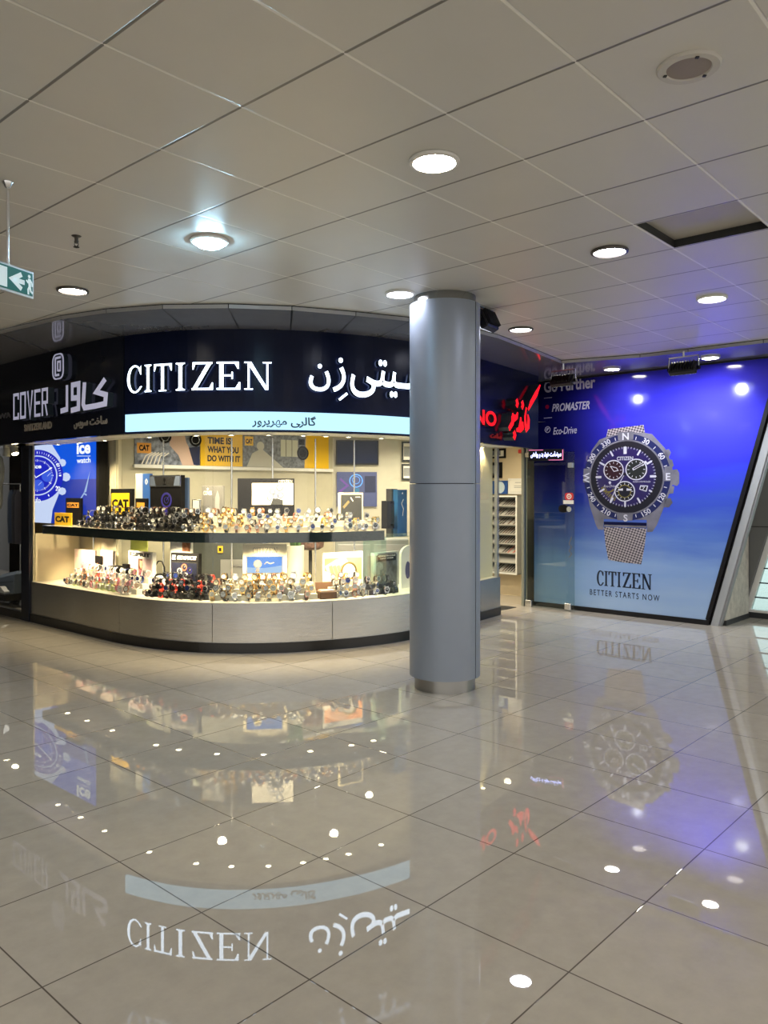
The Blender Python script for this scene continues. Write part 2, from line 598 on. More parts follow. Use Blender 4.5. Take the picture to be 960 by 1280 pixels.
class Curve:
    """a plan curve through points (x, y); call with (s, n, z), n outwards (towards the hall)"""

    def __init__(self, pts, sub=10):
        P = [Vector(p) for p in pts]
        out = []
        for i in range(len(P) - 1):
            a = P[max(i - 1, 0)]; b = P[i]; c = P[i + 1]; d = P[min(i + 2, len(P) - 1)]
            for k in range(sub):
                t = k / sub
                out.append(.5 * ((2 * b) + (c - a) * t + (2 * a - 5 * b + 4 * c - d) * t * t + (3 * b - a - 3 * c + d) * t ** 3))
        out.append(P[-1])
        self.q = out
        self.s = [0.]
        for i in range(1, len(out)):
            self.s.append(self.s[-1] + (out[i] - out[i - 1]).length)
        self.nr = []
        for i in range(len(out)):
            t = (out[min(i + 2, len(out) - 1)] - out[max(i - 2, 0)]).normalized()
            self.nr.append(Vector((t[1], -t[0])))
        self.len = self.s[-1]

    def at(self, s):
        import bisect
        if s <= 0:
            t = (self.q[1] - self.q[0]).normalized()
            return self.q[0] + t * s, self.nr[0]
        if s >= self.len:
            t = (self.q[-1] - self.q[-2]).normalized()
            return self.q[-1] + t * (s - self.len), self.nr[-1]
        i = bisect.bisect_right(self.s, s) - 1
        f = (s - self.s[i]) / (self.s[i + 1] - self.s[i])
        return self.q[i].lerp(self.q[i + 1], f), self.nr[i].lerp(self.nr[i + 1], f).normalized()

    def __call__(self, q):
        s, n, z = q
        p, nr = self.at(s)
        return (p[0] + nr[0] * n, p[1] + nr[1] * n, z)

    def s_at_u(self, u, n=0., lo=-7., hi=None):
        k = (u - U0) / F
        best = None
        hi = self.len + 2 if hi is None else hi
        N = 900
        prev = None
        for i in range(N + 1):
            s = lo + (hi - lo) * i / N
            x, y, _ = self((s, n, 0))
            g = x - k * y
            if prev is not None and prev[1] * g <= 0:
                s0, g0 = prev
                return s0 + (s - s0) * (g0 / (g0 - g)) if g0 != g else s
            prev = (s, g)
        return None

    def hit(self, u, v, n=0.):
        s = self.s_at_u(u, n)
        y = self((s, n, 0))[1]
        return s, EYE - (v - V0) / F * y

    def rect(self, u0, v0, u1, v1, n=0.):
        um, vm = (u0 + u1) / 2, (v0 + v1) / 2
        return self.hit(u0, vm, n)[0], self.hit(u1, vm, n)[0], self.hit(um, v1, n)[1], self.hit(um, v0, n)[1]

    def strip(self, mb, s0, s1, n0, n1, z0, z1, mi=0, ds=.08):
        mb.box(s0, s1, n0, n1, z0, z1, mi, nx=max(1, int((s1 - s0) / ds)))


# the shop front in plan (front of the black plinth), left to right
BASE = Curve([(-4.95, 10.11), (-4.262, 9.505), (-3.673, 8.985), (-3.091, 8.47), (-2.774, 8.195), (-2.347, 7.915), (-1.98, 7.76), (-1.725, 7.695), (-1.361, 7.664), (-.925, 7.715), (-.513, 7.855), (-.156, 8.04), (.267, 8.37), (.74, 8.99), (1.206, 9.665), (1.508, 10.10)])
WALL = Plane((3.848, 9.298), (.7309, -.6825))          # the big poster wall; s = 0 at its foot on the right, negative to the left
CEIL, SOF = 3.155, 3.115
S = BASE.s_at_u
SEND = BASE.len
s_pier = S(33)                                            # black pier left of the shop window
s_split = S(148)

# ------------------------------------------------------------------ room: floor, ceiling, soffit, walls
org = (math.cos(FLOOR_A) * FLOOR_OA - math.sin(FLOOR_A) * FLOOR_OB, math.sin(FLOOR_A) * FLOOR_OA + math.cos(FLOOR_A) * FLOOR_OB)
mb = MB(); mb.add([(-22, -22, 0), (22, -22, 0), (22, 22, 0), (-22, 22, 0), (-22, -22, -.1), (22, -22, -.1), (22, 22, -.1), (-22, 22, -.1)],
                  [(0, 1, 2, 3), (7, 6, 5, 4), (0, 4, 5, 1), (1, 5, 6, 2), (2, 6, 7, 3), (3, 7, 4, 0)])
o = mb.build('floor', M['floor'], origin=(0, 0, 0)); struct(o)
o.location = (org[0], org[1], 0); o.rotation_euler = (0, 0, FLOOR_A)

EDGE = [(-9.0, 11.5), (-5.6, 9.0), (-3.725, 7.605), (-2.879, 6.981), (-2.384, 6.727), (-1.858, 6.572), (-1.3, 6.55), (-.778, 6.628), (-.244, 6.833), (.227, 7.051), (.75, 7.40), (1.134, 7.82), (1.453, 8.298), (2.118, 9.35), (2.921, 8.945), (3.335, 8.602), (3.909, 8.081), (9.0, 4.2)]
th = 3.9836 - PI
ca, sa = math.cos(th), math.sin(th)
# a ceiling node: a = 1.2706*1.58, b = 1.631*1.58 in the turned grid
cA, cB = 1.2706 * 1.58, 1.63105 * 1.58
corg = (ca * cA - sa * cB, sa * cA + ca * cB)


def cgrid(i, j):
    a, b = i * .6056, j * .5933
    return (corg[0] + ca * a - sa * b, corg[1] + sa * a + ca * b)


def inv_grid(x, y):
    dx, dy = x - corg[0], y - corg[1]
    return (ca * dx + sa * dy) / .6056, (-sa * dx + ca * dy) / .5933


# the lifted access panel: nearest grid cell to the photo's opening
hx, hy, _ = onz(905, 268, CEIL)
gi, gj = inv_grid(hx, hy)
gi, gj = math.floor(gi), math.floor(gj)
hole = [cgrid(gi + .02, gj + .02), cgrid(gi + .98, gj + .02), cgrid(gi + .98, gj + .98), cgrid(gi + .02, gj + .98)]
import bmesh
bm = bmesh.new()
outer = [(-9, -4)] + [(9, -4)] + EDGE[::-1]


def loop(bm, pts, z):
    vs = [bm.verts.new((p[0], p[1], z)) for p in pts]
    return [bm.edges.new((vs[i], vs[(i + 1) % len(vs)])) for i in range(len(vs))]


es = loop(bm, outer, CEIL) + loop(bm, hole, CEIL)
bmesh.ops.triangle_fill(bm, use_beauty=True, edges=es)
for f in bm.faces:
    if f.normal.z > 0:
        f.normal_flip()
rot = Matrix.Rotation(-th, 4, 'Z') @ Matrix.Translation((-corg[0], -corg[1], -CEIL))
bm.transform(rot)
me = bpy.data.meshes.new('ceiling'); bm.to_mesh(me); bm.free()
me.materials.append(M['ceiling'])
o = bpy.data.objects.new('ceiling', me); COL.objects.link(o)
o.location = (corg[0], corg[1], CEIL); o.rotation_euler = (0, 0, th); struct(o)

# recess above the lifted panel
mb = MB()
q0, q1, q2, q3 = hole
for a, b in ((q0, q1), (q1, q2), (q2, q3), (q3, q0)):
    mb.add([(a[0], a[1], CEIL), (b[0], b[1], CEIL), (b[0], b[1], CEIL + .05), (a[0], a[1], CEIL + .05)], [(0, 1, 2, 3)], 1)
mb.add([(p[0], p[1], CEIL + .05) for p in hole], [(0, 1, 2, 3)], 0)
o = mb.build('access_panel', [mat('panel_paint', (.50, .47, .42), .4, var=.05), M['dark_grey']])
tag(o, 'square ceiling access panel pushed up, leaving a dark edged recess', 'ceiling panel')

# soffit: mirror-like metal panels between ceiling edge and the walls
top_curve_n = .28
outl = [BASE((s, -.2, 0))[:2] for s in [-3.2] + [BASE.len * i / 40 for i in range(41)]]
corner = WALL.hit(691, 600)[0]
wl = [WALL((-2.6, -.1, 0))[:2], WALL((-.3, -.1, 0))[:2], WALL((4.5, -.1, 0))[:2]]
bm = bmesh.new()
poly = EDGE + [(9.5, 5.0)] + wl[::-1] + [BASE((SEND + .85, -.2, 0))[:2]] + outl[::-1]
es = loop(bm, poly, SOF)
bmesh.ops.triangle_fill(bm, use_beauty=True, edges=es)
for f in bm.faces:
    if f.normal.z > 0:
        f.normal_flip()
me = bpy.data.meshes.new('trim_soffit'); bm.to_mesh(me); bm.free()
me.materials.append(M['soffit'])
o = bpy.data.objects.new('trim_1', me); COL.objects.link(o); struct(o)
EC = Curve(EDGE, sub=1)
mb = MB(EC)
for i in range(len(EDGE) - 1):
    mb.box(EC.s[i] + .004, EC.s[i + 1] - .004, -.004, -.0, SOF, CEIL - .008)
o = mb.build('trim_2', M['strip']); struct(o)
mb = MB(EC)
for i in range(len(EDGE) - 1):
    mb.box(EC.s[i], EC.s[i + 1], -.03, -.008, SOF + .003, CEIL + .02)
o = mb.build('trim_3', M['black']); struct(o)
# seams between the soffit panels
mb = MB()
for k, s in enumerate([S(u) for u in (95, 180, 250, 305, 360, 412, 455, 500)]):
    p, nr = BASE.at(s)
    e = min((Vector(q) for q in EC.q[2:14]), key=lambda q: (q - (p + nr * 1.1)).length)
    a = p + nr * .28
    d = (e - a).normalized(); n = Vector((-d[1], d[0])) * .006
    mb.add([(a[0] - n[0], a[1] - n[1], SOF - .0015), (a[0] + n[0], a[1] + n[1], SOF - .0015), (e[0] + n[0], e[1] + n[1], SOF - .0015), (e[0] - n[0], e[1] - n[1], SOF - .0015)], [(0, 1, 2, 3)])
o = mb.build('trim_4', M['black']); struct(o)


mb = MB(); mb.box(-9.2, -9, -4, 16, 0, CEIL); struct(mb.build('wall_left', M['hall_dark']))
# poster wall body, leaning right end
LEAN = .27
mb = MB(WALL)
mb.prism([(-2.55, 0), (.02, 0), (.02 + LEAN * 3.115, 3.115), (-2.55, 3.115)], -.10, -.05)
struct(mb.build('wall_right', M['dark_grey']))

# shop interior shell
mb = MB(); mb.add([(-6.5, 13.6, 0), (1.2, 13.6, 0), (1.2, 13.6, 2.9), (-6.5, 13.6, 2.9)], [(0, 1, 2, 3)])
mb.box(-6.5, .9, 13.6, 13.7, 0, 2.9)
struct(mb.build('wall_back', M['beige_wall']))
RW = Plane((2.04, 11.93), (.7309, -.6825))               # inner wall beyond the entrance, carries the strap cabinet
mb = MB(RW); mb.box(-2.3, .12, -.1, 0, 0, 2.9); struct(mb.build('wall_inner', M['beige_wall']))
mb = MB(); a = RW((.12, 0, 0)); b = WALL((-2.5, -.2, 0))
mb.add([(a[0], a[1], 0), (b[0], b[1], 0), (b[0], b[1], 2.9), (a[0], a[1], 2.9)], [(0, 1, 2, 3)]); struct(mb.build('wall_side', M['mall_wall']))
bm = bmesh.new()
inn = [BASE((s, .1, 0))[:2] for s in [BASE.len * i / 30 for i in range(31)]] + [BASE((SEND + .9, .1, 0))[:2], (2.6, 10.9), (2.6, 13.6), (-6.5, 13.6), (-6.5, 11.4)]
es = loop(bm, inn, 2.55)
bmesh.ops.triangle_fill(bm, use_beauty=True, edges=es)
me = bpy.data.meshes.new('ceiling_shop'); bm.to_mesh(me); bm.free(); me.materials.append(M['white'])
o = bpy.data.objects.new('ceiling_shop', me); COL.objects.link(o); struct(o)

exec_later = []

# ------------------------------------------------------------------ pillar in front of the shop
PX, PY = .493, 6.36
t = thing('column', (PX, PY, 0), 'round blue-grey metal clad pillar standing on the tiles in front of the shop', 'column')
mb = MB(); mb.lathe([(.245, 0), (.245, .115)], PX, PY, 48); mb.build('base_ring', mat('brushed_steel', (.36, .35, .33), .32, .9), t, label='brushed steel ring at the foot')
gap = math.radians(-36)
for k, (a0, a1) in enumerate(((gap + .022, gap + PI - .022), (gap + PI + .022, gap + 2 * PI - .022))):
    for z0, z1 in ((.105, 1.642), (1.648, 3.085)):
        mb = MB(); mb.lathe([(.255, z0), (.285, z0), (.285, z1), (.255, z1)], PX, PY, 32, a0=a0, a1=a1)
        for aa in (a0, a1):
            c_, s_ = math.cos(aa), math.sin(aa)
            mb.add([(PX + .255 * c_, PY + .255 * s_, z0), (PX + .285 * c_, PY + .285 * s_, z0), (PX + .285 * c_, PY + .285 * s_, z1), (PX + .255 * c_, PY + .255 * s_, z1)], [(0, 1, 2, 3)])
        o = mb.build('cladding_shell', M['column'], t)
        for p in o.data.polygons:
            p.use_smooth = abs(p.normal.z) < .5 and len(p.vertices) == 4
mb = MB(); mb.lathe([(.235, .1), (.235, 3.1)], PX, PY, 32); mb.build('core', M['black'], t, label='dark core seen in the joint')
mb = MB(); mb.lathe([(.25, 3.06), (.25, CEIL)], PX, PY, 48); mb.build('collar', mat('collar_steel', (.20, .20, .19), .25, .9), t, label='polished steel collar under the ceiling')

# ------------------------------------------------------------------ shop front: counter, glazing, fascia
t = thing('display_counter', (*BASE((S(300), -.3, 0))[:2], 0), 'long curved display counter with brushed metal front and black plinth', 'display counter')
s_l = S(37.5)
cuts = [s_l, S(148), S(265), S(416), SEND - .9, SEND]
brushed = mat('brushed_metal', (.50, .49, .46), .26, .92, var=.08, vscale=1.5)
bt = brushed.node_tree
tcn = nn(bt, 'ShaderNodeTexCoord'); mp = nn(bt, 'ShaderNodeMapping'); mp.inputs['Scale'].default_value = (3, 3, 1500.)
nz = nn(bt, 'ShaderNodeTexNoise'); nz.inputs['Scale'].default_value = 1.; nz.inputs['Detail'].default_value = 2
bpn = nn(bt, 'ShaderNodeBump'); bpn.inputs['Strength'].default_value = .35; bpn.inputs['Distance'].default_value = .004
bt.links.new(tcn.outputs['Object'], mp.inputs['Vector']); bt.links.new(mp.outputs[0], nz.inputs['Vector'])
bt.links.new(nz.outputs['Fac'], bpn.inputs['Height']); bt.links.new(bpn.outputs[0], bt.nodes['Principled BSDF'].inputs['Normal'])
for a, b in zip(cuts[:-1], cuts[1:]):
    mb = MB(BASE); BASE.strip(mb, a + .003, b - .003, -.03, -.01, .10, .488)
    mb.build('metal_panel', brushed, t)
mb = MB(BASE); BASE.strip(mb, -3., SEND, -.06, 0, 0, .10); mb.build('plinth', M['plinth'], t, label='black plinth strip')
mb = MB(BASE); BASE.strip(mb, s_l, SEND - .02, -.62, -.02, .465, .49)
BASE.strip(mb, s_l, SEND - .02, -.62, -.60, .05, .465); mb.box(SEND - .03, SEND - .01, -.62, -.03, 0.02, .485)
mb.build('counter_top', mat('counter_cream', (.80, .76, .64), .35), t, label='cream counter top')

GT = 2.148
for k, (a, b) in enumerate(zip(cuts[:-1], cuts[1:])):
    mb = MB(BASE); BASE.strip(mb, a + .002, b - .002, -.028, -.02, .49, GT)
    struct(mb.build('window_%d' % (k + 1), M['glass']))
mb = MB(BASE); BASE.strip(mb, -3., S(27.5), -.028, -.02, .10, GT); struct(mb.build('window_6', M['glass']))
mb = MB(BASE); mb.box(S(27.5), S(37.0), -.04, .01, 0, GT); tag(mb.build('post', M['black_gloss']), 'black post between the two shop windows, floor to sign', 'post')
mb = MB(BASE); mb.box(S(37.0), S(38.2), -.05, -.035, .49, GT); tag(mb.build('jamb_panel', M['cream']), 'narrow cream jamb panel beside the black post', 'jamb panel')
# canopy behind the fascia with its spotlights
s_fa = S(155.5, .28)
s_fl = S(19.5, .28)
mb = MB(BASE); BASE.strip(mb, s_fl, SEND, -.20, .22, GT + .005, GT + .05); struct(mb.build('trim_5', M['white']))

FN = .28
t = thing('shop_sign', BASE((S(330), FN, GT)), 'wide curved navy fascia with glowing white serif name and bright blue-white strip', 'shop sign')
mb = MB(BASE); BASE.strip(mb, s_fa + .004, S(673, FN), .22, FN, GT, SOF); mb.build('fascia_panel', M['navy'], t)
sx0 = S(156.5, FN + .03); sx1 = S(535, FN + .03)
mb = MB(BASE); BASE.strip(mb, sx0, sx1, FN, FN + .03, 2.168, 2.335); mb.build('light_strip', M['lightstrip'], t, label='glowing pale blue strip')


def serif(ch):
    """letter outlines in a box 0..w by 0..1; returns width and polygons"""
    R = lambda a, b, c, d: [(a, b), (c, b), (c, d), (a, d)]
    q = .045
    if ch == 'I':
        return .30, [R(.09, 0, .21, 1), R(.0, 0, .30, q), R(0, 1 - q, .30, 1), [(.09, q), (.04, q), (.09, .10)], [(.21, q), (.26, q), (.21, .10)], [(.09, 1 - q), (.04, 1 - q), (.09, .9)], [(.21, 1 - q), (.26, 1 - q), (.21, .9)]]
    if ch == 'T':
        return .72, [R(.30, 0, .42, 1), R(.20, 0, .52, q), R(0, .93, .72, 1), [(0, .93), (.0, .74), (.035, .74), (.09, .93)], [(.72, .93), (.72, .74), (.685, .74), (.63, .93)]]
    if ch == 'Z':
        return .74, [R(.03, .93, .72, 1), R(.0, 0, .74, .07), [(0, .0), (.15, .0), (.72, 1), (.57, 1)], [(.03, .93), (.03, .74), (.065, .74), (.13, .93)], [(.74, .07), (.74, .26), (.705, .26), (.62, .07)]]
    if ch == 'E':
        return .68, [R(.08, 0, .20, 1), R(0, 0, .64, .06), R(0, .94, .62, 1), R(.2, .48, .46, .54), [(.68, 0), (.68, .27), (.645, .27), (.54, .06), (.54, 0)], [(.64, 1), (.64, .75), (.605, .75), (.52, .94), (.52, 1)], R(.43, .38, .47, .64)]
    if ch == 'N':
        return .86, [R(.11, 0, .165, 1), R(.70, 0, .755, 1), [(.07, 1), (.22, 1), (.755, 0), (.70, 0)] + [], [(.66, 0), (.755, 0), (.755, .03), (.2, 1), (.07, 1)], R(0, 0, .27, q), R(.58, 1 - q, .86, 1), R(0, 1 - q, .14, 1)]
    if ch == 'C':
        # thick-thin ring open on the right
        out, n = [], 26
        a0, a1 = math.radians(42), math.radians(322)
        polys = []
        for i in range(n):
            qs = []
            for j in (i, i + 1):
                a = a0 + (a1 - a0) * j / n
                th_ = .075 + .075 * max(0, -math.cos(a)) ** 1.2
                qs.append(((.42 + .42 * math.cos(a), .5 + .515 * math.sin(a)), (.42 + (.42 - th_) * math.cos(a), .5 + (.515 - .06 - .05 * max(0, -math.cos(a))) * math.sin(a))))
            polys.append([qs[0][0], qs[1][0], qs[1][1], qs[0][1]])
        polys.append([(.755, 1.0), (.755, .66), (.72, .66), (.62, .85), (.70, .9)])
        polys.append([(.70, .14), (.79, .2), (.77, .24), (.68, .2)])
        return .78, polys
    raise KeyError(ch)


CITX = [('C', 0, .120), ('I', .145, .199), ('T', .221, .361), ('I', .387, .441), ('Z', .485, .632), ('E', .656, .80), ('N', .825, 1.0)]


def serif_word(mb, x0, x1, z0, z1, n0, n1, mi=0, mside=None):
    for ch, a, b in CITX:
        w, polys = serif(ch)
        X0, X1 = x0 + (x1 - x0) * a, x0 + (x1 - x0) * b
        for p in polys:
            mb.prism([(X0 + (X1 - X0) * x / w, z0 + (z1 - z0) * z) for x, z in p], n0, n1, mi, mside)


LN = FN + .07
for ch, a, b in CITX:
    pass
x0, x1 = S(159, LN), S(339.5, LN)
zt, zb = 2.795, 2.535
mb = MB(BASE); serif_word(mb, x0, x1, zb, zt, FN + .012, LN, 0, 1)
mb.build('latin_lettering', [M['letter'], M['letter_side']], t, recalc=False)


def rt(seq):
    return ''.join(seq)[::-1]


mb = MB(BASE)


def ptext(mb, C, s, r, n0, n1, **kw):
    a, b, z0, z1 = C.rect(*r, n1)
    mb.text(s, a, b, z0, z1, n0, n1, **kw)


ptext(mb, BASE, '\ufee5', (386, 455, 413, 489), FN + .012, LN, mside=1, bold=.010)
ptext(mb, BASE, '\ufeaf', (416, 447, 432, 490), FN + .012, LN, mside=1, bold=.010)
ptext(mb, BASE, rt(['\ufeb3', '\u0640', '\ufbff', '\ufe98', '\ufbfd']), (438, 451, 536, 499), FN + .012, LN, mside=1, bold=.010)
a, b, z0, z1 = BASE.rect(424, 491.5, 434, 500, LN)
mb.stroke([(a, z0), (b, z1)], .022, FN + .012, LN, 0, 1)
mb.build('persian_lettering', [M['letter'], M['letter_side']], t, recalc=False)
mb = MB(BASE)
ptext(mb, BASE, rt(['\ufb94', '\ufe8e', '\ufedf', '\ufeae', '\ufbfd', ' ', '\ufee3', '\ufeec', '\ufeae', '\ufb58', '\ufeae', '\ufeed', '\ufead']), (315, 519.5, 395, 535.5), FN + .028, FN + .036, bold=.02)
mb.build('small_persian_lettering', M['teal_ink'], t, recalc=False)

# red sign beyond the pillar, letters standing off the dark wall
t = thing('neon_sign', BASE((SEND, FN, 2.3)), 'red glowing letters standing off the dark wall behind the pillar', 'neon sign')
RN = FN + .16
RP = Plane(BASE((SEND, 0, 0))[:2], (BASE.at(SEND + 1)[0] - BASE.at(SEND)[0]))


def rp(u, v, n=RN):
    return RP.hit(u, v, n)


def zoomr(x, y):                      # photo detail at 10.67x around (595, 460)
    return rp(595 + x / 10.667, 460 + y / 10.667)


mb = MB(RP)
a, b, z0, z1 = RP.rect(586, 512, 602.8, 532, FN + .06)
a2, b2, z02, z12 = RP.rect(593.5, 512.5, 620.5, 531.5, FN + .06)
mb.text('NO', a2, b2, z02, z12, FN + .012, FN + .06, mside=1, bold=.03)
mb.build('latin_lettering', [M['red_led'], M['letter_side']], t, recalc=False)
mb = MB(RP)
Z = lambda *ps: [zoomr(*p) for p in ps]
w1 = .10
mb.stroke(Z((857, 225), (805, 340), (735, 465), (695, 560)), [.02, .075, .07, .03], FN + .02, RN, 0, 1)
mb.stroke(Z((672, 525), (655, 650), (662, 800)), [.03, .05, .06], FN + .02, RN, 0, 1)
mb.stroke(Z((662, 840), (695, 780), (702, 690), (690, 620)), [.05, .08, .06, .03], FN + .02, RN, 0, 1)
mb.stroke(Z((598, 655), (596, 740), (575, 820)), [.03, .07, .06], FN + .02, RN, 0, 1)
mb.stroke(Z((540, 825), (590, 822), (622, 790), (624, 715)), [.04, .07, .07, .03], FN + .02, RN, 0, 1)
mb.stroke(Z((557, 590), (545, 650), (515, 670), (490, 650), (492, 600)), [.03, .06, .08, .07, .03], FN + .02, RN, 0, 1)
mb.stroke(Z((492, 650), (488, 730), (440, 815)), [.08, .07, .06], FN + .02, RN, 0, 1)
for cx, cy in ((540, 468), (612, 490)):
    s, z = zoomr(cx, cy); mb.stroke([(s, z - .045), (s + .03, z), (s, z + .045)], .06, FN + .02, RN, 0, 1)
s, z = zoomr(505, 893); mb.stroke([(s, z - .045), (s + .03, z), (s, z + .045)], .065, FN + .02, RN, 0, 1)
mb.build('persian_lettering', [M['red_led'], M['letter_side']], t, recalc=False)
mb = MB(RP)
a, b, z0, z1 = RP.rect(614, 541.5, 627, 548, FN + .02)
mb.text(rt(['\ufeb3', '\ufe8e', '\ufecb', '\ufe96']), a, b, z0, z1, FN + .002, FN + .02, bold=.02)
mb.build('small_lettering', M['red_dim'], t, recalc=False, label='dim red small lettering')

# ------------------------------------------------------------------ fascia of the left bay
t = thing('shop_fascia', BASE((s_fl, FN, GT)), 'black fascia with pale raised letters and ring logo left of the glowing sign', 'shop sign')
mb = MB(BASE); BASE.strip(mb, s_fl, s_fa - .004, .22, FN + .01, GT, SOF); mb.build('fascia_panel', M['black_gloss'], t)
CN = FN + .10


def cz(x, y, n=CN):                   # detail at 5.82x around (0, 380)
    return BASE.hit(x / 5.82, 380 + y / 5.82, n)


a, b, z0, z1 = BASE.rect(16.5, 488, 61.5, 522, CN)
mb = MB(BASE)
sk = .0
h = z1 - z0
w = (b - a)
L5 = w / 5.15
tk = L5 * .20
g = L5 * .16
# condensed block letters C O V E R
def blk(mb, ch, x, wd, z0, h, tk, n0, n1):
    x1, z1, c = x + wd, z0 + h, tk / 2
    if ch == 'C':
        mb.stroke([(x1 - c, z1 - h * .25), (x1 - c, z1 - c), (x + c, z1 - c), (x + c, z0 + c), (x1 - c, z0 + c), (x1 - c, z0 + h * .25)], tk, n0, n1, 0, 1)
    if ch == 'O':
        mb.stroke([(x + wd / 2, z1 - c), (x + c, z1 - c), (x + c, z0 + c), (x1 - c, z0 + c), (x1 - c, z1 - c), (x + wd / 2, z1 - c)], tk, n0, n1, 0, 1)
    if ch == 'V':
        mb.stroke([(x + c, z1), (x + wd / 2, z0 + c * .6), (x1 - c, z1)], tk, n0, n1, 0, 1)
    if ch == 'E':
        mb.stroke([(x1, z1 - c), (x + c, z1 - c), (x + c, z0 + c), (x1, z0 + c)], tk, n0, n1, 0, 1)
        mb.bar(x + c, z0 + h * .5, x1 - c * .5, z0 + h * .5, tk, n0, n1, mside=1)
    if ch == 'R':
        mb.stroke([(x + c, z0), (x + c, z1 - c), (x1 - c, z1 - c), (x1 - c, z0 + h * .48), (x + c, z0 + h * .48)], tk, n0, n1, 0, 1)
        mb.bar(x + wd * .55, z0 + h * .48, x1 - c * 1.1, z0, tk * .9, n0, n1, mside=1)
for i, ch in enumerate('COVER'):
    blk(mb, ch, a + i * (L5 * 1.03), L5 * .86, z0, h, tk, FN + .03, CN)
mb.build('latin_lettering', [M['cover_letter'], M['letter_side']], t)
mb = MB(BASE)
ks = lambda *ps: [cz(*p) for p in ps]
wv = .055
mb.stroke(ks((765, 545), (700, 640), (770, 660), (765, 725), (700, 740), (615, 755), (605, 730), (615, 570)), wv, FN + .03, CN, 0, 1)
mb.stroke(ks((575, 680), (525, 685), (525, 590), (572, 580), (570, 760), (515, 775)), wv, FN + .03, CN, 0, 1)
mb.stroke(ks((487, 590), (487, 765), (440, 780)), wv, FN + .03, CN, 0, 1)
mb.build('persian_lettering', [M['cover_letter'], M['letter_side']], t)
# ring logo
a, b, z0, z1 = BASE.rect(63, 441.5, 77.5, 474, CN)


def rrect(x0, x1, z0, z1, r, k=4):
    out = []
    for cx, cz_, a in ((x1 - r, z1 - r, 0), (x0 + r, z1 - r, 90), (x0 + r, z0 + r, 180), (x1 - r, z0 + r, 270)):
        for i in range(k + 1):
            q = math.radians(a + 90 * i / k)
            out.append((cx + r * math.cos(q), cz_ + r * math.sin(q)))
    return out


mb = MB(BASE)
W_ = b - a; H_ = z1 - z0
mb.prism(rrect(a, b, z0, z1, W_ * .3), FN + .03, CN - .02, 0, 2)
mb.prism(rrect(a + W_ * .12, b - W_ * .12, z0 + H_ * .055, z1 - H_ * .055, W_ * .25), CN - .02, CN - .018, 1)
mb.stroke([(b - W_ * .24, z1 - H_ * .17), (a + W_ * .32, z1 - H_ * .17), (a + W_ * .29, z1 - H_ * .19), (a + W_ * .29, z0 + H_ * .19), (a + W_ * .32, z0 + H_ * .17), (b - W_ * .38, z0 + H_ * .17)], W_ * .095, CN - .018, CN - .015)
mb.stroke([(a + W_ * .55, z0 + H_ * .33), (b - W_ * .28, z0 + H_ * .33), (b - W_ * .28, z1 - H_ * .33), (a + W_ * .50, z1 - H_ * .33), (a + W_ * .50, z0 + H_ * .31)], W_ * .085, CN - .018, CN - .015)
mb.build('ring_logo', [M['cover_letter'], M['ink'], M['letter_side']], t)
mb = MB(BASE)
ptext(mb, BASE, 'SWITZERLAND', (30, 528.5, 64, 537.5), FN + .012, FN + .02, bold=.03)
ptext(mb, BASE, rt(['\ufeb3', '\ufe8e', '\ufea7', '\ufe96', ' ', '\ufeb3', '\ufeee', '\ufbfe', '\ufeb2']), (92, 521, 133.5, 534.5), FN + .012, FN + .02, bold=.02)
mb.build('small_lettering', M['tan_letter'], t, recalc=False, label='small tan lettering')
t = thing('neighbour_fascia', BASE((s_fl - 1, FN, GT)), 'dark fascia of the next shop at the picture edge with small grey lettering', 'shop sign')
mb = MB(BASE); BASE.strip(mb, -3.2, s_fl - .006, .2, FN, GT, SOF); mb.build('fascia_panel', M['black_gloss'], t)
mb = MB(BASE)
ptext(mb, BASE, 'NEWA', (-12, 517, 13, 523.5), FN + .002, FN + .012, bold=.01)
mb.build('small_lettering', mat('dim_letter', (.12, .12, .13), .4), t, recalc=False)

# ------------------------------------------------------------------ poster wall
t = thing('wall_poster', WALL((0, 0, 0)), 'huge blue advertising poster of a chronograph watch with mesh strap on the angled wall', 'poster')
PL0 = -2.40
po = bpy.data.materials.new('poster_sky'); po.use_nodes = True
pt = po.node_tree; pb = pt.nodes['Principled BSDF']
pb.inputs['Roughness'].default_value = .12
pb.inputs['Coat Weight'].default_value = .3
pb.inputs['Coat Roughness'].default_value = .04
tc = nn(pt, 'ShaderNodeTexCoord'); sp = nn(pt, 'ShaderNodeSeparateXYZ')
rotm = nn(pt, 'ShaderNodeMapping'); rotm.vector_type = 'TEXTURE'
rotm.inputs['Rotation'].default_value = (0, 0, WALL.rz)
pt.links.new(tc.outputs['Object'], rotm.inputs['Vector'])
pt.links.new(rotm.outputs[0], sp.inputs[0])
ramp = nn(pt, 'ShaderNodeValToRGB')
zz = mnode(pt, 'DIVIDE', sp.outputs[2], 3.1)
st = nn(pt, 'ShaderNodeMapping'); st.inputs['Scale'].default_value = (.5, .5, 3.2)
pt.links.new(rotm.outputs[0], st.inputs['Vector'])
cl = nn(pt, 'ShaderNodeTexNoise'); cl.inputs['Scale'].default_value = 1.3; cl.inputs['Detail'].default_value = 5
pt.links.new(st.outputs[0], cl.inputs['Vector'])
zz2 = mnode(pt, 'MULTIPLY_ADD', mnode(pt, 'SUBTRACT', cl.outputs['Fac'], .5), .28, zz)
pt.links.new(zz2, ramp.inputs['Fac'])
els = ramp.color_ramp.elements
els[0].position = .04; els[0].color = (.34, .50, .78, 1)
els[1].position = .96; els[1].color = (.035, .03, .62, 1)
for p, c in ((.20, (.24, .40, .76, 1)), (.33, (.11, .22, .66, 1)), (.46, (.05, .10, .62, 1)), (.60, (.04, .045, .74, 1)), (.82, (.05, .05, .86, 1))):
    e = els.new(p); e.color = c
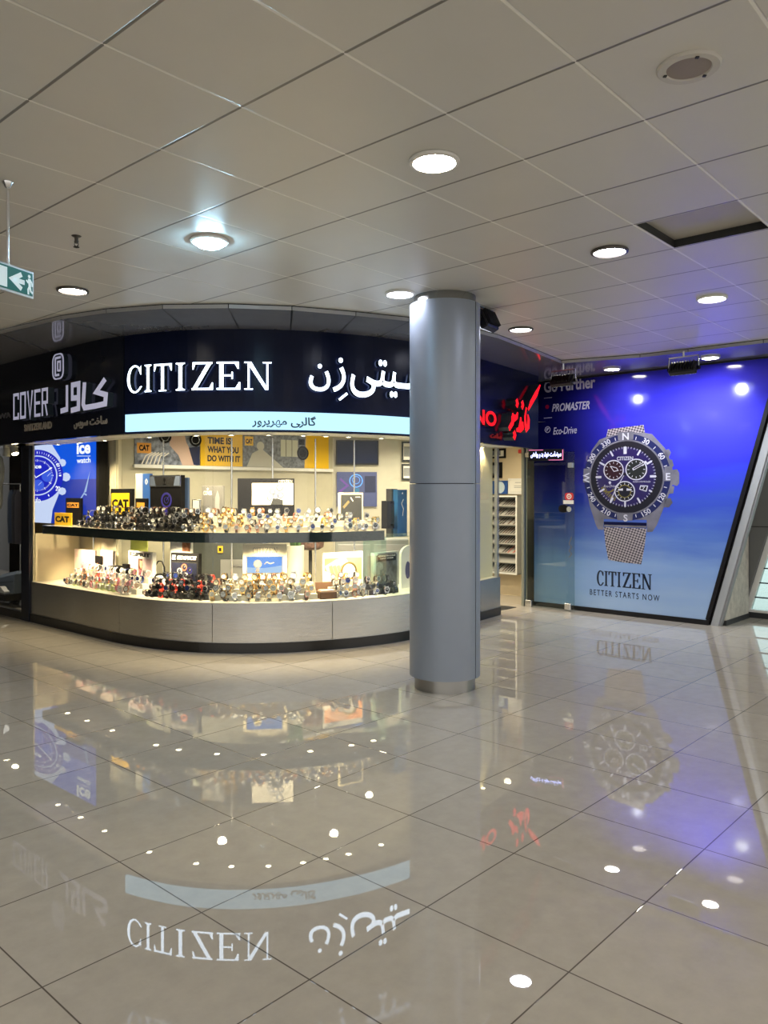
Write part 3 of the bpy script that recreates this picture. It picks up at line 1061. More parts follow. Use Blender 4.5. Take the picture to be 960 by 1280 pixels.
dk = nn(pt, 'ShaderNodeMapRange'); dk.interpolation_type = 'SMOOTHSTEP'
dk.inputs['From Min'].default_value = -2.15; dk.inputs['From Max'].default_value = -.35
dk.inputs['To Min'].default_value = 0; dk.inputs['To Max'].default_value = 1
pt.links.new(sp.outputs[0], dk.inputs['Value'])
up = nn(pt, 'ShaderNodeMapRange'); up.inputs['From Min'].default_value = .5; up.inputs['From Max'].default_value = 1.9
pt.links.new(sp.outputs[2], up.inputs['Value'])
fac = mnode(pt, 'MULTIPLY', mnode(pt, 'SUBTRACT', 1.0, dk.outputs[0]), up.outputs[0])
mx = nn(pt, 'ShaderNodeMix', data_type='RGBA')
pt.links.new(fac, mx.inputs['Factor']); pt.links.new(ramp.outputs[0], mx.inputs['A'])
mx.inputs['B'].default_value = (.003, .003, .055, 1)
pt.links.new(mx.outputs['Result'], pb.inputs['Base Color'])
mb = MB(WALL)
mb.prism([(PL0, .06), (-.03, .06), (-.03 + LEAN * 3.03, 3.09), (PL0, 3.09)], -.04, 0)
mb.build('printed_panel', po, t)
mb = MB(WALL)
mb.prism([(-2.5, 0), (.0, 0), (.012, .06), (-2.5, .06)], -.05, .012)
mb.prism([(-.032, .07), (.015, .07), (.015 + LEAN * 3.04, 3.11), (-.032 + LEAN * 3.04, 3.11)], -.05, .012)
mb.prism([(-2.5, 3.09), (.80, 3.09), (.81, 3.112), (-2.5, 3.112)], -.05, .006)
mb.prism([(-2.5, .06), (PL0, .06), (PL0, 3.09), (-2.5, 3.09)], -.05, .006)
mb.build('black_frame', M['black_metal'], t, label='black frame strip along foot and slanted edge')

# return panel from the end of the curved fascia to the poster wall
pa = BASE((S(673, FN), .25, 0)); pb_ = WALL((-2.47, -.03, 0))
RT = Plane(pa[:2], (pb_[0] - pa[0], pb_[1] - pa[1]))
mb = MB(RT); mb.box(0, math.hypot(pb_[0] - pa[0], pb_[1] - pa[1]), -.03, 0, GT, SOF - .002); struct(mb.build('wall_return', M['navy']))

# the printed watch; coordinates in photo detail pixels of a 5.333x view at (700, 520)
cs, czz = WALL.hit(700 + 435 / 5.333, 520 + 408 / 5.333)
kx = WALL.hit(700 + 635 / 5.333, 596)[0] - WALL.hit(700 + 235 / 5.333, 596)[0]
kx /= 400.
kz = (WALL.hit(782, 550)[1] - WALL.hit(782, 650)[1]) / 100 / 5.333


def wp(x, y):
    return (cs + (x - 435) * kx, czz - (y - 408) * kz)


R_ = lambda r: r * kz
ASP = kx / kz
E0 = .0006


def lay(i):
    return E0 * i, E0 * (i + 1)


mesh_strap = mat('art_mesh_strap', (.4, .38, .42), .35)
ms = mesh_strap.node_tree
tc = nn(ms, 'ShaderNodeTexCoord'); mpn = nn(ms, 'ShaderNodeMapping'); mpn.inputs['Rotation'].default_value = (0, 0, 0)
mpn.vector_type = 'TEXTURE'; mpn.inputs['Rotation'].default_value = (0, 0, WALL.rz)
ms.links.new(tc.outputs['Object'], mpn.inputs['Vector'])
sps = nn(ms, 'ShaderNodeSeparateXYZ'); ms.links.new(mpn.outputs[0], sps.inputs[0])
wx = mnode(ms, 'MULTIPLY', sps.outputs[0], 2 * PI / .058)
wz = mnode(ms, 'MULTIPLY', sps.outputs[2], 2 * PI / .05)
ws = mnode(ms, 'MULTIPLY', mnode(ms, 'SINE', mnode(ms, 'MULTIPLY_ADD', wz, .5, wx)), mnode(ms, 'SINE', mnode(ms, 'MULTIPLY_ADD', wx, -.5, wz)))
rp_ = nn(ms, 'ShaderNodeValToRGB'); rp_.color_ramp.elements[0].position = .25; rp_.color_ramp.elements[0].color = (.03, .025, .045, 1)
rp_.color_ramp.elements[1].position = .75; rp_.color_ramp.elements[1].color = (.48, .44, .48, 1)
ms.links.new(mnode(ms, 'MULTIPLY_ADD', ws, .5, .5), rp_.inputs['Fac']); ms.links.new(rp_.outputs[0], ms.nodes['Principled BSDF'].inputs['Base Color'])
mb = MB(WALL)
mb.prism([wp(*p) for p in ((302, 150), (318, 82), (555, 66), (570, 150))], *lay(0))
mb.build('printed_strap', mesh_strap, t, label='upper piece of woven mesh strap'); mb = MB(WALL)
mb.prism([wp(*p) for p in ((288, 745), (575, 745), (562, 860), (540, 982), (430, 978), (320, 966), (300, 860))], *lay(0))
mb.build('printed_strap', mesh_strap, t, label='silver woven mesh strap in the print')
mb = MB(WALL)
mb.prism([wp(*p) for p in ((258, 150), (205, 220), (170, 330), (165, 470), (190, 600), (235, 735), (250, 762), (285, 765), (290, 690), (575, 690), (578, 770), (612, 765), (640, 720), (690, 590), (735, 470), (735, 330), (690, 225), (610, 130), (560, 118), (435, 112), (310, 132))], *lay(1), 0)
mb.prism([wp(*p) for p in ((735, 365), (765, 362), (778, 385), (778, 450), (765, 468), (735, 460))], *lay(1), 0)
mb.prism([wp(*p) for p in ((685, 235), (715, 232), (728, 255), (715, 282), (690, 280))], *lay(1), 0)
mb.prism([wp(*p) for p in ((690, 550), (725, 545), (738, 575), (715, 605), (685, 605))], *lay(1), 0)
mb.prism([wp(*p) for p in ((700, 300), (735, 300), (745, 340), (720, 360))], *lay(2), 0)
mb.prism([wp(*p) for p in ((720, 470), (748, 470), (742, 515), (712, 520))], *lay(2), 0)
mb.prism([wp(*p) for p in ((290, 708), (575, 708), (575, 742), (290, 742))], *lay(2), 1)
mb.bar(*wp(292, 735), *wp(574, 735), R_(12), *lay(3), 0)
mb.build('printed_case', [M['art_steel'], M['art_ink']], t, label='steel case, lugs and crowns in the print')
mb = MB(WALL)
mb.disc(*wp(438, 408), R_(288), *lay(3), 0, 72, ASP)
for (x, y) in ((438, 132), (432, 668)):
    mb.prism([wp(*p) for p in ((x - 55, y - 26), (x + 55, y - 26), (x + 50, y + 28), (x - 50, y + 28))], *lay(4), 2)
for (x, y) in ((172, 395), (712, 392)):
    mb.prism([wp(*p) for p in ((x - 24, y - 50), (x + 24, y - 50), (x + 28, y + 45), (x - 28, y + 45))], *lay(4), 2)
mb.ring(*wp(438, 408), R_(240), R_(250), *lay(5), 3, 72, asp=ASP)
mb.disc(*wp(438, 408), R_(240), *lay(4), 1, 72, ASP)
mb.disc(*wp(435, 405), R_(198), *lay(5), 4, 72, ASP)
mb.build('printed_bezel', [M['art_bezel'], M['art_dark'], M['art_steel'], M['art_steel'], mat('art_dial', (.02, .014, .10), .3)], t, label='dark blue bezel and dial in the print')
mb = MB(WALL)
for k in range(60):
    a = 2 * PI * k / 60
    r0, r1 = (188, 200) if k % 5 else (196, 204)
    c, s = math.sin(a), math.cos(a)
    mb.bar(*wp(435 + r0 * c, 405 - r0 * s), *wp(435 + r1 * c, 405 - r1 * s), R_(3.2), *lay(6), 0)
for k in range(12):
    a = 2 * PI * k / 12
    c, s = math.sin(a), math.cos(a)
    r0, r1, w_ = (162, 200, 12)
    if k == 0:
        r0, w_ = 152, 22
    if k in (3, 9):
        w_ = 15
    if k == 4:
        r0 = 180
    mb.bar(*wp(435 + r0 * c, 405 - r0 * s), *wp(435 + r1 * c, 405 - r1 * s), R_(w_), *lay(7), 0)
# bezel numerals
for lab, deg in (('N', 0), ('30', 30), ('60', 60), ('E', 90), ('120', 120), ('150', 150), ('S', 180), ('210', 210), ('240', 240), ('W', 270), ('300', 300), ('330', 330)):
    a = math.radians(deg)
    rr = 268 if deg % 90 else 272
    cx_, cy_ = 438 + rr * math.sin(a), 408 - rr * math.cos(a)
    me_v, me_f = text_mesh(lab, .02, 0, 1)
    xs = [v[0] for v in me_v]; ys = [v[1] for v in me_v]
    mx_, my_ = (min(xs) + max(xs)) / 2, (min(ys) + max(ys)) / 2
    sc_ = (34 if deg % 90 else 46) / (max(ys) - min(ys))
    k0 = len(mb.v)
    rota = a if deg not in (120, 150, 180, 210, 240) else a + PI
    if deg == 90 or deg == 270:
        rota = 0 if deg == 90 else PI / 2
    for x, y, z in me_v:
        X, Y = (x - mx_) * sc_, (y - my_) * sc_
        qx = cx_ + X * math.cos(rota) + Y * math.sin(rota)
        qy = cy_ - (-X * math.sin(rota) + Y * math.cos(rota))
        s_, z_ = wp(qx, qy)
        mb.v.append(WALL((s_, lay(7)[0] if z < 0 else lay(7)[1], z_)))
    for f, side in me_f:
        mb.f.append([i + k0 for i in f]); mb.mi.append(0); mb.sm.append(False)
for k in range(36):
    if k % 3 == 1 and k % 9:
        a = math.radians(k * 10 + 5)
        mb.bar(*wp(438 + 255 * math.sin(a), 408 - 255 * math.cos(a)), *wp(438 + 275 * math.sin(a), 408 - 275 * math.cos(a)), R_(5), *lay(7), 0)
# subdials, hands, date
for x, y, r, mi in ((357, 360, 62, 1), (508, 358, 64, 2), (432, 502, 62, 3)):
    mb.disc(*wp(x, y), R_(r), *lay(6), mi, 40, ASP)
    mb.ring(*wp(x, y), R_(r), R_(r + 7), *lay(7), 0, 40, asp=ASP)
    for k in range(12):
        a = 2 * PI * k / 12
        mb.bar(*wp(x + (r - 18) * math.sin(a), y - (r - 18) * math.cos(a)), *wp(x + (r - 6) * math.sin(a), y - (r - 6) * math.cos(a)), R_(4), *lay(7), 0)
mb.ring(*wp(432, 502), R_(38), R_(44), *lay(7), 4, 32, asp=ASP)
mb.bar(*wp(388, 492), *wp(420, 490), R_(8), *lay(8), 0, w1=R_(16)); mb.bar(*wp(445, 490), *wp(478, 492), R_(16), *lay(8), 0, w1=R_(8))
mb.stroke([wp(335, 332), wp(378, 345), wp(388, 362), wp(360, 368), wp(335, 332)], R_(5), *lay(8), 0)
mb.bar(*wp(485, 358), *wp(575, 308), R_(16), *lay(8), 0); mb.bar(*wp(492, 354), *wp(560, 316), R_(7), *lay(9), 3)
mb.bar(*wp(433, 385), *wp(372, 490), R_(4), *lay(8), 0)
mb.bar(*wp(372, 490), *wp(333, 570), R_(5), *lay(8), 0)
mb.disc(*wp(433, 388), R_(10), *lay(9), 3, 16, ASP)
mb.prism([wp(*p) for p in ((535, 462), (585, 465), (575, 505), (528, 490))], *lay(7), 0)
mb.prism([wp(*p) for p in ((541, 468), (578, 470), (570, 498), (534, 486))], *lay(8), 3)
mb.text('7', *sorted((wp(545, 0)[0], wp(566, 0)[0])), wp(0, 494)[1], wp(0, 472)[1], *lay(9), mi=0)
a, b = wp(380, 295); c, d = wp(488, 270)
mb.text('CITIZEN', a, c, b, d, *lay(7), mi=0, bold=.02)
mb.text('Eco-Drive', wp(290, 0)[0], wp(378, 0)[0], wp(0, 475)[1], wp(0, 458)[1], *lay(7), mi=0, shear=.3)
mb.text('RADIO CONTROLLED', wp(487, 0)[0], wp(600, 0)[0], wp(0, 444)[1], wp(0, 434)[1], *lay(7), mi=0)
mb.prism([wp(*p) for p in ((332, 432), (342, 444), (332, 456), (322, 444))], *lay(7), 0)
for k in range(9):
    a = math.radians(205 + k * 5)
    mb.bar(*wp(435 + 150 * math.sin(a), 405 - 150 * math.cos(a)), *wp(435 + 178 * math.sin(a), 405 - 178 * math.cos(a)), R_(8), *lay(6), 4)
mb.ring(*wp(320, 460), R_(42), R_(52), *lay(6), 4, 16, PI * 1.1, PI * 1.8, ASP)
mb.build('printed_dial_markings', [M['art_white'], M['art_brown'], mat('art_green_dark', (.012, .018, .02), .4), M['art_dark'], M['art_gold']], t, recalc=False)
mb = MB(WALL)
a, b, z0, z1 = WALL.rect(746.5, 715.5, 814.5, 734.5)
for k in (-1, 1):
    serif_word(mb, a + .005 * k, b + .005 * k, z0, z1, *lay(1 + (k > 0)))
a, b, z0, z1 = WALL.rect(737.5, 738.5, 824.5, 749.5)
z0 += .02; z1 -= .018
mb.text('BETTER STARTS NOW', a, b, z0, z1, *lay(1), space=1.35, bold=.006)
mb.build('printed_dark_lettering', M['ink'], t, recalc=False, label='dark serif name and slogan printed low')
mb = MB(WALL)
ptext(mb, WALL, 'Go Further', (680, 473, 744, 488), *lay(1), bold=.025)
ptext(mb, WALL, 'PROMASTER', (690, 503, 737, 513), *lay(1), bold=.02, shear=.25)
ptext(mb, WALL, 'Eco-Drive', (691.5, 533.5, 721, 542.5), *lay(1), bold=.01, shear=.25)
s, z = WALL.hit(684.5, 537); mb.ring(s, z, .035, .045, *lay(1), seg=24); mb.bar(s - .02, z - .02, s + .02, z + .02, .012, *lay(1)); mb.bar(s - .02, z + .0, s + .0, z + .025, .01, *lay(1))
for v in (497, 522):
    a, b, z0, z1 = WALL.rect(680, v, 690, v + .7); mb.box(a, b, *lay(1), z0, z1)
mb.build('printed_pale_lettering', mat('art_grey_text', (.42, .40, .52), .4), t, recalc=False)
mb = MB(WALL); s, z = WALL.hit(684, 508.5)
mb.disc(s, z, .032, *lay(1), seg=6); mb.build('printed_red_emblem', mat('art_red', (.25, .0, .03), .4), t)

# ------------------------------------------------------------------ leaning structure and windows on the far right
BACK = Plane(WALL((0, -.92, 0))[:2], WALL.d)
mb = MB(WALL)
mb.prism([(.018, 0), (.105, 0), (.105 + LEAN * 3.1, 3.1), (.018 + LEAN * 3.1, 3.1)], -.10, -.02)
mb.prism([(.105, 0), (.13, 0), (.13 + LEAN * 3.1, 3.1), (.105 + LEAN * 3.1, 3.1)], -.10, -.03, 1)
mb.box(.05, .30, -.021, -.019, 1.20, 1.207, 1) if False else None
o = mb.build('edge_profile', [mat('profile_paint', (.40, .42, .44), .45), M['grey']])
tag(o, 'light grey slanted metal profile along the right edge of the blue poster', 'edge profile')
mb = MB(WALL)
mb.box(.10, .16, -.90, -.105, .06, 2.6)
tag(mb.build('stone_panel', M['stone']), 'mottled beige stone panel tucked behind the slanted profile', 'stone panel')
mb = MB(WALL); mb.box(.09, .17, -.90, -.105, 0, .06)
struct(mb.build('baseboard_right', M['dark_grey']))
mb = MB(BACK)
mb.prism([(-.50, 0), (.06, 0), (.06 + .29 * 3.1, 3.1), (-.50 + .29 * 3.1, 3.1)], -.12, 0)
o = mb.build('slanted_beam', M['beam']); tag(o, 'wide dark grey slanted beam between stone panel and glass', 'beam')
mb = MB(BACK); mb.box(-.4, .40, .0, .004, 1.145, 1.152); tag(mb.build('seam_strip', M['black']), 'thin dark joint across the grey slanted beam', 'seam strip')
mb = MB(BACK)
mb.prism([(.065, .0), (.13, 0), (.13 + .29 * 3.1, 3.1), (.065 + .29 * 3.1, 3.1)], -.13, -.05, 0)
t = thing('glazed_front', BACK((1.5, -.1, 0)), 'slanted glass front with thin dark horizontal bars at the picture edge', 'window front')
o = mb.build('slanted_frame', M['white'], t)
mb = MB(BACK); mb.box(.08, 6.0, -.13, -.02, 0, .07); mb.build('sill', M['dark_grey'], t)
mb = MB(BACK); mb.box(.09, 6.0, -.125, -.03, .07, .10); mb.build('sill_rail', M['white'], t)
for z, w_ in ((.255, .014), (.44, .014), (.625, .014), (.86, .035), (1.35, .03), (1.85, .03), (2.4, .03)):
    mb = MB(BACK); mb.box(.09 + .29 * z, 6.0, -.10, -.07, z - w_ / 2, z + w_ / 2); mb.build('bar', M['black_metal'], t)
mb = MB(BACK); mb.prism([(.10, .09), (6, .09), (6, 3.1), (.10 + .29 * 3.1, 3.1)], -.092, -.088)
mb.build('pane', glassmat('facade_glass', (.78, .93, .95), .9), t)
mb = MB(BACK); mb.box(-1, 14, -7.2, -7, -1, 7)
for i in range(6):
    mb.box(-1 + i * 2.4, 1.0 + i * 2.4, -7.0, -6.95, -.4, 1.2, 1)
    mb.box(-1 + i * 2.4, 1.0 + i * 2.4, -7.0, -6.95, 1.8, 3.6, 1)
o = mb.build('building', [mat('far_facade', (.75, .72, .70), .7, var=.1, vscale=1.), mat('far_glass', (.45, .6, .66), .2)])
tag(o, 'pale building seen through the slanted glass front', 'building')

# ------------------------------------------------------------------ entrance: glass door, moving-text sign, cabinet on the inner wall
DP = Plane(WALL((0, .14, 0))[:2], WALL.d)
d0 = DP.hit(657, 640)[0]; d1 = DP.hit(718, 640)[0]
t = thing('glass_door', DP((d0, 0, 0)), 'frameless glass door standing open in front of the blue poster', 'door')
mb = MB(DP); mb.box(d0, d1, -.006, .006, .02, 2.12); mb.build('glass_leaf', M['door_glass'], t)
for a, b, z0, z1, nm in ((d0, d0 + .10, .0, .09, 'floor_hinge'), (d1 - .14, d1 - .05, .015, .10, 'bottom_lock'), (d0, d0 + .12, 2.06, 2.13, 'top_hinge')):
    mb = MB(DP); mb.bevbox(a, b, -.02, .02, z0, z1, .004); mb.build(nm, M['silver'], t)
a, b, z0, z1 = DP.rect(699.5, 631, 711, 640.5)
mb = MB(DP); mb.prism(rrect(a, b, z0, z1, (z1 - z0) * .48), .006, .03); lk = mb.build('lock_plate', M['black'], t, label='black oval lock plate')
s, z = DP.hit(713.5, 636.5); mb = MB(DP); mb.disc(s, z, .035, .006, .05); mb.disc(s, z, .02, .05, .06); mb.build('lock_cylinder', M['chrome'], lk)
a, b, z0, z1 = DP.rect(706.5, 616, 717, 625)
mb = MB(DP); mb.prism(rrect(a, b, z0, z1, .03), .006, .008, 0); s, z = (a + b) / 2, (z0 + z1) / 2
mb.disc(s, z, .036, .008, .009, 1, 24); mb.disc(s, z, .022, .009, .010, 0, 24); mb.disc(s, z, .010, .010, .011, 1, 16)
a2, b2, z2, z3 = DP.rect(704.5, 625.3, 717.3, 630); mb.box(a2, b2, .006, .0075, z2, z3, 1)
mb.build('door_sticker', [M['red'], M['paper']], t, label='red and white sticker')
mb = MB(DP); a, b, z0, z1 = DP.rect(711.5, 671, 715, 697)
mb.stroke([(a, z0), (b, z0 + .05), (a, z0 + .09), (b, z0 + .14), (a, z0 + .18), (b, z1)], .012, .006, .007); mb.build('script_sticker', mat('dim_sticker', (.12, .11, .10), .5), t)
a, b, z0, z1 = DP.rect(711, 578.5, 716.5, 584.5); mb = MB(DP); mb.bevbox(a, b, -.03, .03, z0, z1); mb.build('upper_clamp', M['grey'], t)

LP = Plane(DP((0, .10, 0))[:2], (.92, -.39))
t0 = LP.rect(660.5, 561.5, 704.5, 576)
a, b, z0, z1 = t0
t = thing('text_display', LP(((a + b) / 2, 0, z0)), 'small black LED display with glowing blue-white text fixed at the top of the glass door', 'LED display')
mb = MB(LP); mb.bevbox(a, b, -.04, 0, z0, z1, .004); mb.build('case', M['black'], t)
mb = MB(LP)
mb.text(rt(['\ufeb3', '\ufead', '\ufec0', '\ufe8e', '\ufee3', '\ufe96', ' ', '\ufea7', '\ufeee', '\ufeb7', ' ', '\ufe91', '\ufeaa', ' ', '\ufeed', ' ', '\ufead', '\ufef3', '\ufe8e', '\ufecb', '\ufebd']), a + .03, b - .03, z0 + .035, z1 - .03, 0, .003, bold=.02)
mb.build('text', M['led'], t, recalc=False)
mb = MB(LP)
mb.box(a + .004, a + (b - a) * .42, 0, .003, z1 - .012, z1 - .006); mb.box(b - .014, b - .006, 0, .003, z0 + .01, z1 - .01); mb.box(a + (b - a) * .58, b - .01, 0, .003, z0 + .006, z0 + .012)
mb.build('border', M['led_pink'], t, label='pink border light')
for q in (a + .12, b - .12):
    mb = MB(LP); mb.box(q - .02, q + .02, -.10, -.04, z0 + .03, z0 + .07); mb.build('bracket', M['black_metal'], t)

# end panel of the window and entrance jamb
mb = MB(BASE); mb.box(SEND - .95, SEND - .045, -.115, -.10, .49, GT); tag(mb.build('display_backboard', mat('lit_cream', (.82, .78, .50), .5)), 'pale yellow board closing the right end of the shop window', 'board')
mb = MB(BASE); mb.box(SEND - .05, SEND - .005, -.07, -.03, .49, GT); tag(mb.build('end_post', M['alu']), 'slim grey post at the right end of the shop window', 'post')
mb = MB(DP); mb.box(d0 - .05, d0 - .012, -.04, .03, 0, 2.5); tag(mb.build('door_jamb', mat('jamb', (.24, .25, .22), .3, .3)), 'grey-green door jamb left of the glass door', 'door jamb')
mb = MB(DP); mb.box(d0 - .30, d0 - .02, .2, .55, .0005, .006); mb.add([], []); tag(mb.build('floor_grate', M['dark_grey']), 'small dark floor plate at the shop entrance', 'floor plate')

# strap cabinet
cp = Plane(RW((0, .20, 0))[:2], RW.d)
a = cp.hit(600, 660)[0]; b = cp.hit(646.5, 660)[0]
z1 = cp.hit(632, 619.5)[1]; z0 = cp.hit(632, 717.5)[1]
t = thing('strap_cabinet', cp((b, -.2, z0)), 'white wall cabinet with rows of slanted watch straps on shelves by the entrance', 'cabinet')
mb = MB(cp)
fr = .022
mb.box(a, b, -.2, -.185, z0, z1); mb.box(a, a + .015, -.2, 0, z0, z1); mb.box(b - .015, b, -.2, 0, z0, z1); mb.box(a, b, -.2, 0, z0, z0 + .02); mb.box(a, b, -.2, 0, z1 - .02, z1)
mb.build('carcass', mat('cabinet_grey', (.36, .38, .38), .4), t)
mb = MB(cp); mb.box(a, b, 0, .012, z0, z0 + fr); mb.box(a, b, 0, .012, z1 - fr, z1); mb.box(b - fr, b, 0, .012, z0 + fr, z1 - fr); mb.box(a, a + fr, 0, .012, z0 + fr, z1 - fr)
mb.build('front_frame', M['white'], t)
rows = 8
for k in range(rows):
    zr = z0 + fr + (z1 - z0 - 2 * fr) * k / rows
    mb = MB(cp); mb.add([(a + .02, -.02, zr + .01), (b - .02, -.02, zr + .01), (b - .02, -.17, zr + .115), (a + .02, -.17, zr + .115)], [(0, 1, 2, 3)]); mb.box(a + .02, b - .02, -.025, -.015, zr, zr + .016)
    mb.build('shelf', mat('shelf_pale', (.42, .41, .38), .5) if k == 0 else bpy.data.materials['shelf_pale'], t)
strap_cols = [mat('strap_black', (.015, .014, .013), .5), mat('strap_brown', (.11, .05, .03), .5), mat('strap_dark', (.05, .03, .025), .5), mat('strap_red', (.5, .1, .06), .5)]
strap_names = ['black', 'brown', 'dark brown', 'orange red']
a_vis = cp.hit(616, 660)[0]
for k in range(rows):
    zr = z0 + fr + (z1 - z0 - 2 * fr) * k / rows
    n = 9
    for i in range(n):
        if k == 1 or (k == 2 and i in (1, 2)) or (k == 5 and i in (0, 4, 6)) or random.random() < .08:
            continue
        ci = 3 if (k == 2 and i in (5, 6, 7)) else random.choice((0, 0, 1, 2, 2))
        s = a_vis + .02 + (b - a_vis - .06) * i / (n - 1)
        mb = MB(cp)
        lean = .035
        mb.prism([(s - .009, 0), (s + .009, 0), (s + .009 + lean, .095), (s - .009 + lean, .095)], 0, .006)
        # lay it on the sloping shelf
        vs = []
        for p in mb.v:
            vs.append(p)
        sh = cp.n * -.14
        mb.v = [(p[0] + sh[0] * (p[2] / .095) + cp.n[0] * -.025, p[1] + sh[1] * (p[2] / .095) + cp.n[1] * -.025, p[2] * 1.02 + zr + .018) for p in vs]
        o = mb.build('watch_strap', strap_cols[ci])
        rown = ('lowest', 'second lowest', 'third lowest', 'fourth lowest', 'fourth highest', 'third highest', 'second highest', 'top')[k]
        tag(o, '%s watch strap lying slanted on the %s shelf of the white wall cabinet' % (strap_names[ci], rown), 'watch strap', '%s straps on the %s cabinet shelf' % (strap_names[ci], rown))


def framed(P, r, label, cat, fm, parts, n0=.004, th_=.02, fw=.02, name='picture_frame', matw=0.):
    a, b, z0, z1 = P.rect(*r, n0)
    t = thing(name, P(((a + b) / 2, n0, z0)), label, cat)
    mb = MB(P)
    mb.box(a, b, n0, n0 + th_, z0, z0 + fw); mb.box(a, b, n0, n0 + th_, z1 - fw, z1); mb.box(a, a + fw, n0, n0 + th_, z0 + fw, z1 - fw); mb.box(b - fw, b, n0, n0 + th_, z0 + fw, z1 - fw)
    mb.build('frame', fm, t)
    mb = MB(P); mb.box(a + fw, b - fw, n0, n0 + th_ * .5, z0 + fw, z1 - fw)
    nn_ = n0 + th_ * .5
    mm = [parts[0]]
    for fx0, fx1, fz0, fz1, m in parts[1:]:
        mm.append(m)
        mb.box(a + (b - a) * fx0, a + (b - a) * fx1, nn_, nn_ + .001, z0 + (z1 - z0) * fz0, z0 + (z1 - z0) * fz1, len(mm) - 1)
    mb.build('print', mm, t)
    return t, P, (a, b, z0, z1)


framed(RW, (636, 598, 660, 617.5), 'white framed certificate above the right half of the strap cabinet', 'certificate', M['white'], [M['paper'], (.12, .88, .12, .13, M['grey']), (.35, .65, .72, .75, M['grey']), (.3, .7, .5, .53, M['grey']), (.3, .7, .4, .43, M['grey']), (.7, .76, .2, .28, M['ink'])])
t, P_, (a, b, z0, z1) = framed(RW, (611, 601, 635, 617.5), 'blue certificate with white round field above the left half of the strap cabinet', 'certificate', M['blue'], [M['blue']], fw=.01)
mb = MB(RW); mb.disc((a + b) / 2 + .03, (z0 + z1) / 2, .095, .014, .016); mb.build('round_field', mat('pale_blue', (.6, .72, .82), .4), t)
framed(RW, (612, 561, 632.5, 573), 'upper dark picture frame with white mat at the entrance wall', 'picture frame', M['black'], [M['paper'], (.1, .7, .3, .8, M['grey_print'])], fw=.03)
framed(RW, (612, 578, 628, 597.5), 'lower dark picture frame with small pale print at the entrance wall', 'picture frame', M['black'], [mat('dark_print', (.06, .06, .06), .5), (.2, .75, .3, .8, M['grey'])], fw=.04)
a, b, z0, z1 = RW.rect(649, 562, 656, 566.5, .01)
mb = MB(RW); mb.bevbox(a, b, .0, .05, z0, z1, .008); mb.box(a + .02, b - .02, .05, .056, z0 + .015, z1 - .015); tag(mb.build('alarm_box', M['red']), 'small red alarm box high on the inner wall', 'alarm box')

# ------------------------------------------------------------------ ceiling fixtures
def downlight(u, v, z, lens, label, r=.115, dome=0., col=(1, .9, .75), w=30, rim='white', group=None, pos=None):
    x, y, _ = onz(u, v, z) if pos is None else pos
    t = thing('downlight', (x, y, z - .02), label, 'ceiling light', group)
    mb = MB(); mb.lathe([(r, z + .0), (r + .006, z - .006), (r + .004, z - .016), (r - .012, z - .02), (r - .016, z - .012), (r - .016, z - .002)], x, y, 40, cap=False)
    mb.build('trim_ring', M[rim], t)
    mb = MB(); mb.lathe([(.0005, z - .011 - dome), (r * .6, z - .0105 - dome * .9), (r - .016, z - .008 - dome * .35), (r - .014, z - .004)], x, y, 40, cap=False)
    mb.build('lens', M[lens], t, label='glowing lens')
    return t


M['rim_dark'] = mat('rim_dark', (.08, .07, .06), .35, .5)
downlight(543, 200, CEIL, 'lamp_warm', 'largest round downlight, warm yellow, straight above the pillar side of the hall')
downlight(262, 300, CEIL, 'lamp_cool', 'round downlight with a cold cyan glow above the curved shop sign', dome=.035)
downlight(91, 362, CEIL, 'lamp_neutral', 'round warm white downlight nearest the green exit sign', rim='rim_dark')
downlight(500, 366, CEIL, 'lamp_white', 'round white downlight just beside the top of the pillar')
downlight(651, 411, CEIL, 'lamp_white', 'small white downlight behind the pillar near the ceiling edge', rim='rim_dark')
downlight(762, 313, CEIL, 'lamp_white', 'round white downlight with dark rim left of the open ceiling panel', rim='rim_dark')
downlight(890, 372, CEIL, 'lamp_neutral', 'round warm white downlight below the open ceiling panel')
downlight(765, 460.5, SOF, 'lamp_neutral', 'soffit downlight left of the hanging floodlight above the poster', r=.10)
downlight(888, 446, SOF, 'lamp_neutral', 'soffit downlight right of the hanging floodlight above the poster', r=.10)
downlight(668, 474, SOF, 'lamp_white', 'soffit downlight in the corner above the red lettering', r=.06) if False else None
for x, y in ((-2.6, 2.2), (.3, 1.2), (3.4, 2.0), (-4.6, 4.2), (4.9, 4.6), (-1.4, -1.5), (2.0, -1.8), (-5.5, 0.5), (5.5, .5), (-3.6, -4.), (.2, -4.5), (3.8, -4.2)):
    downlight(0, 0, CEIL, 'lamp_neutral', 'round downlight in the hall ceiling beyond the picture', group='downlights beyond the picture', pos=(x, y, CEIL))

x, y, _ = onz(861, 83, CEIL)
t = thing('ceiling_speaker', (x, y, CEIL - .01), 'round ceiling loudspeaker with pale rim and pinkish grey grille', 'ceiling speaker')
mb = MB(); mb.lathe([(.078, CEIL - .006), (.082, CEIL - .012), (.108, CEIL - .012), (.114, CEIL - .006), (.114, CEIL)], x, y, 48, cap=False); mb.build('rim', mat('speaker_rim', (.62, .60, .56), .4), t)
mb = MB(); mb.lathe([(.0005, CEIL - .010), (.05, CEIL - .010), (.079, CEIL - .007)], x, y, 40, cap=False); mb.build('grille', mat('speaker_grille', (.36, .31, .29), .6, bump=.5, bscale=400), t)
for k in range(3):
    a = .5 + k * 2.09; mb = MB(); mb.box(x + .085 * math.cos(a) - .006, x + .085 * math.cos(a) + .006, y + .085 * math.sin(a) - .006, y + .085 * math.sin(a) + .006, CEIL - .016, CEIL - .011); mb.build('clip', M['dark_grey'], t)
x, y, _ = onz(95.5, 295, CEIL)
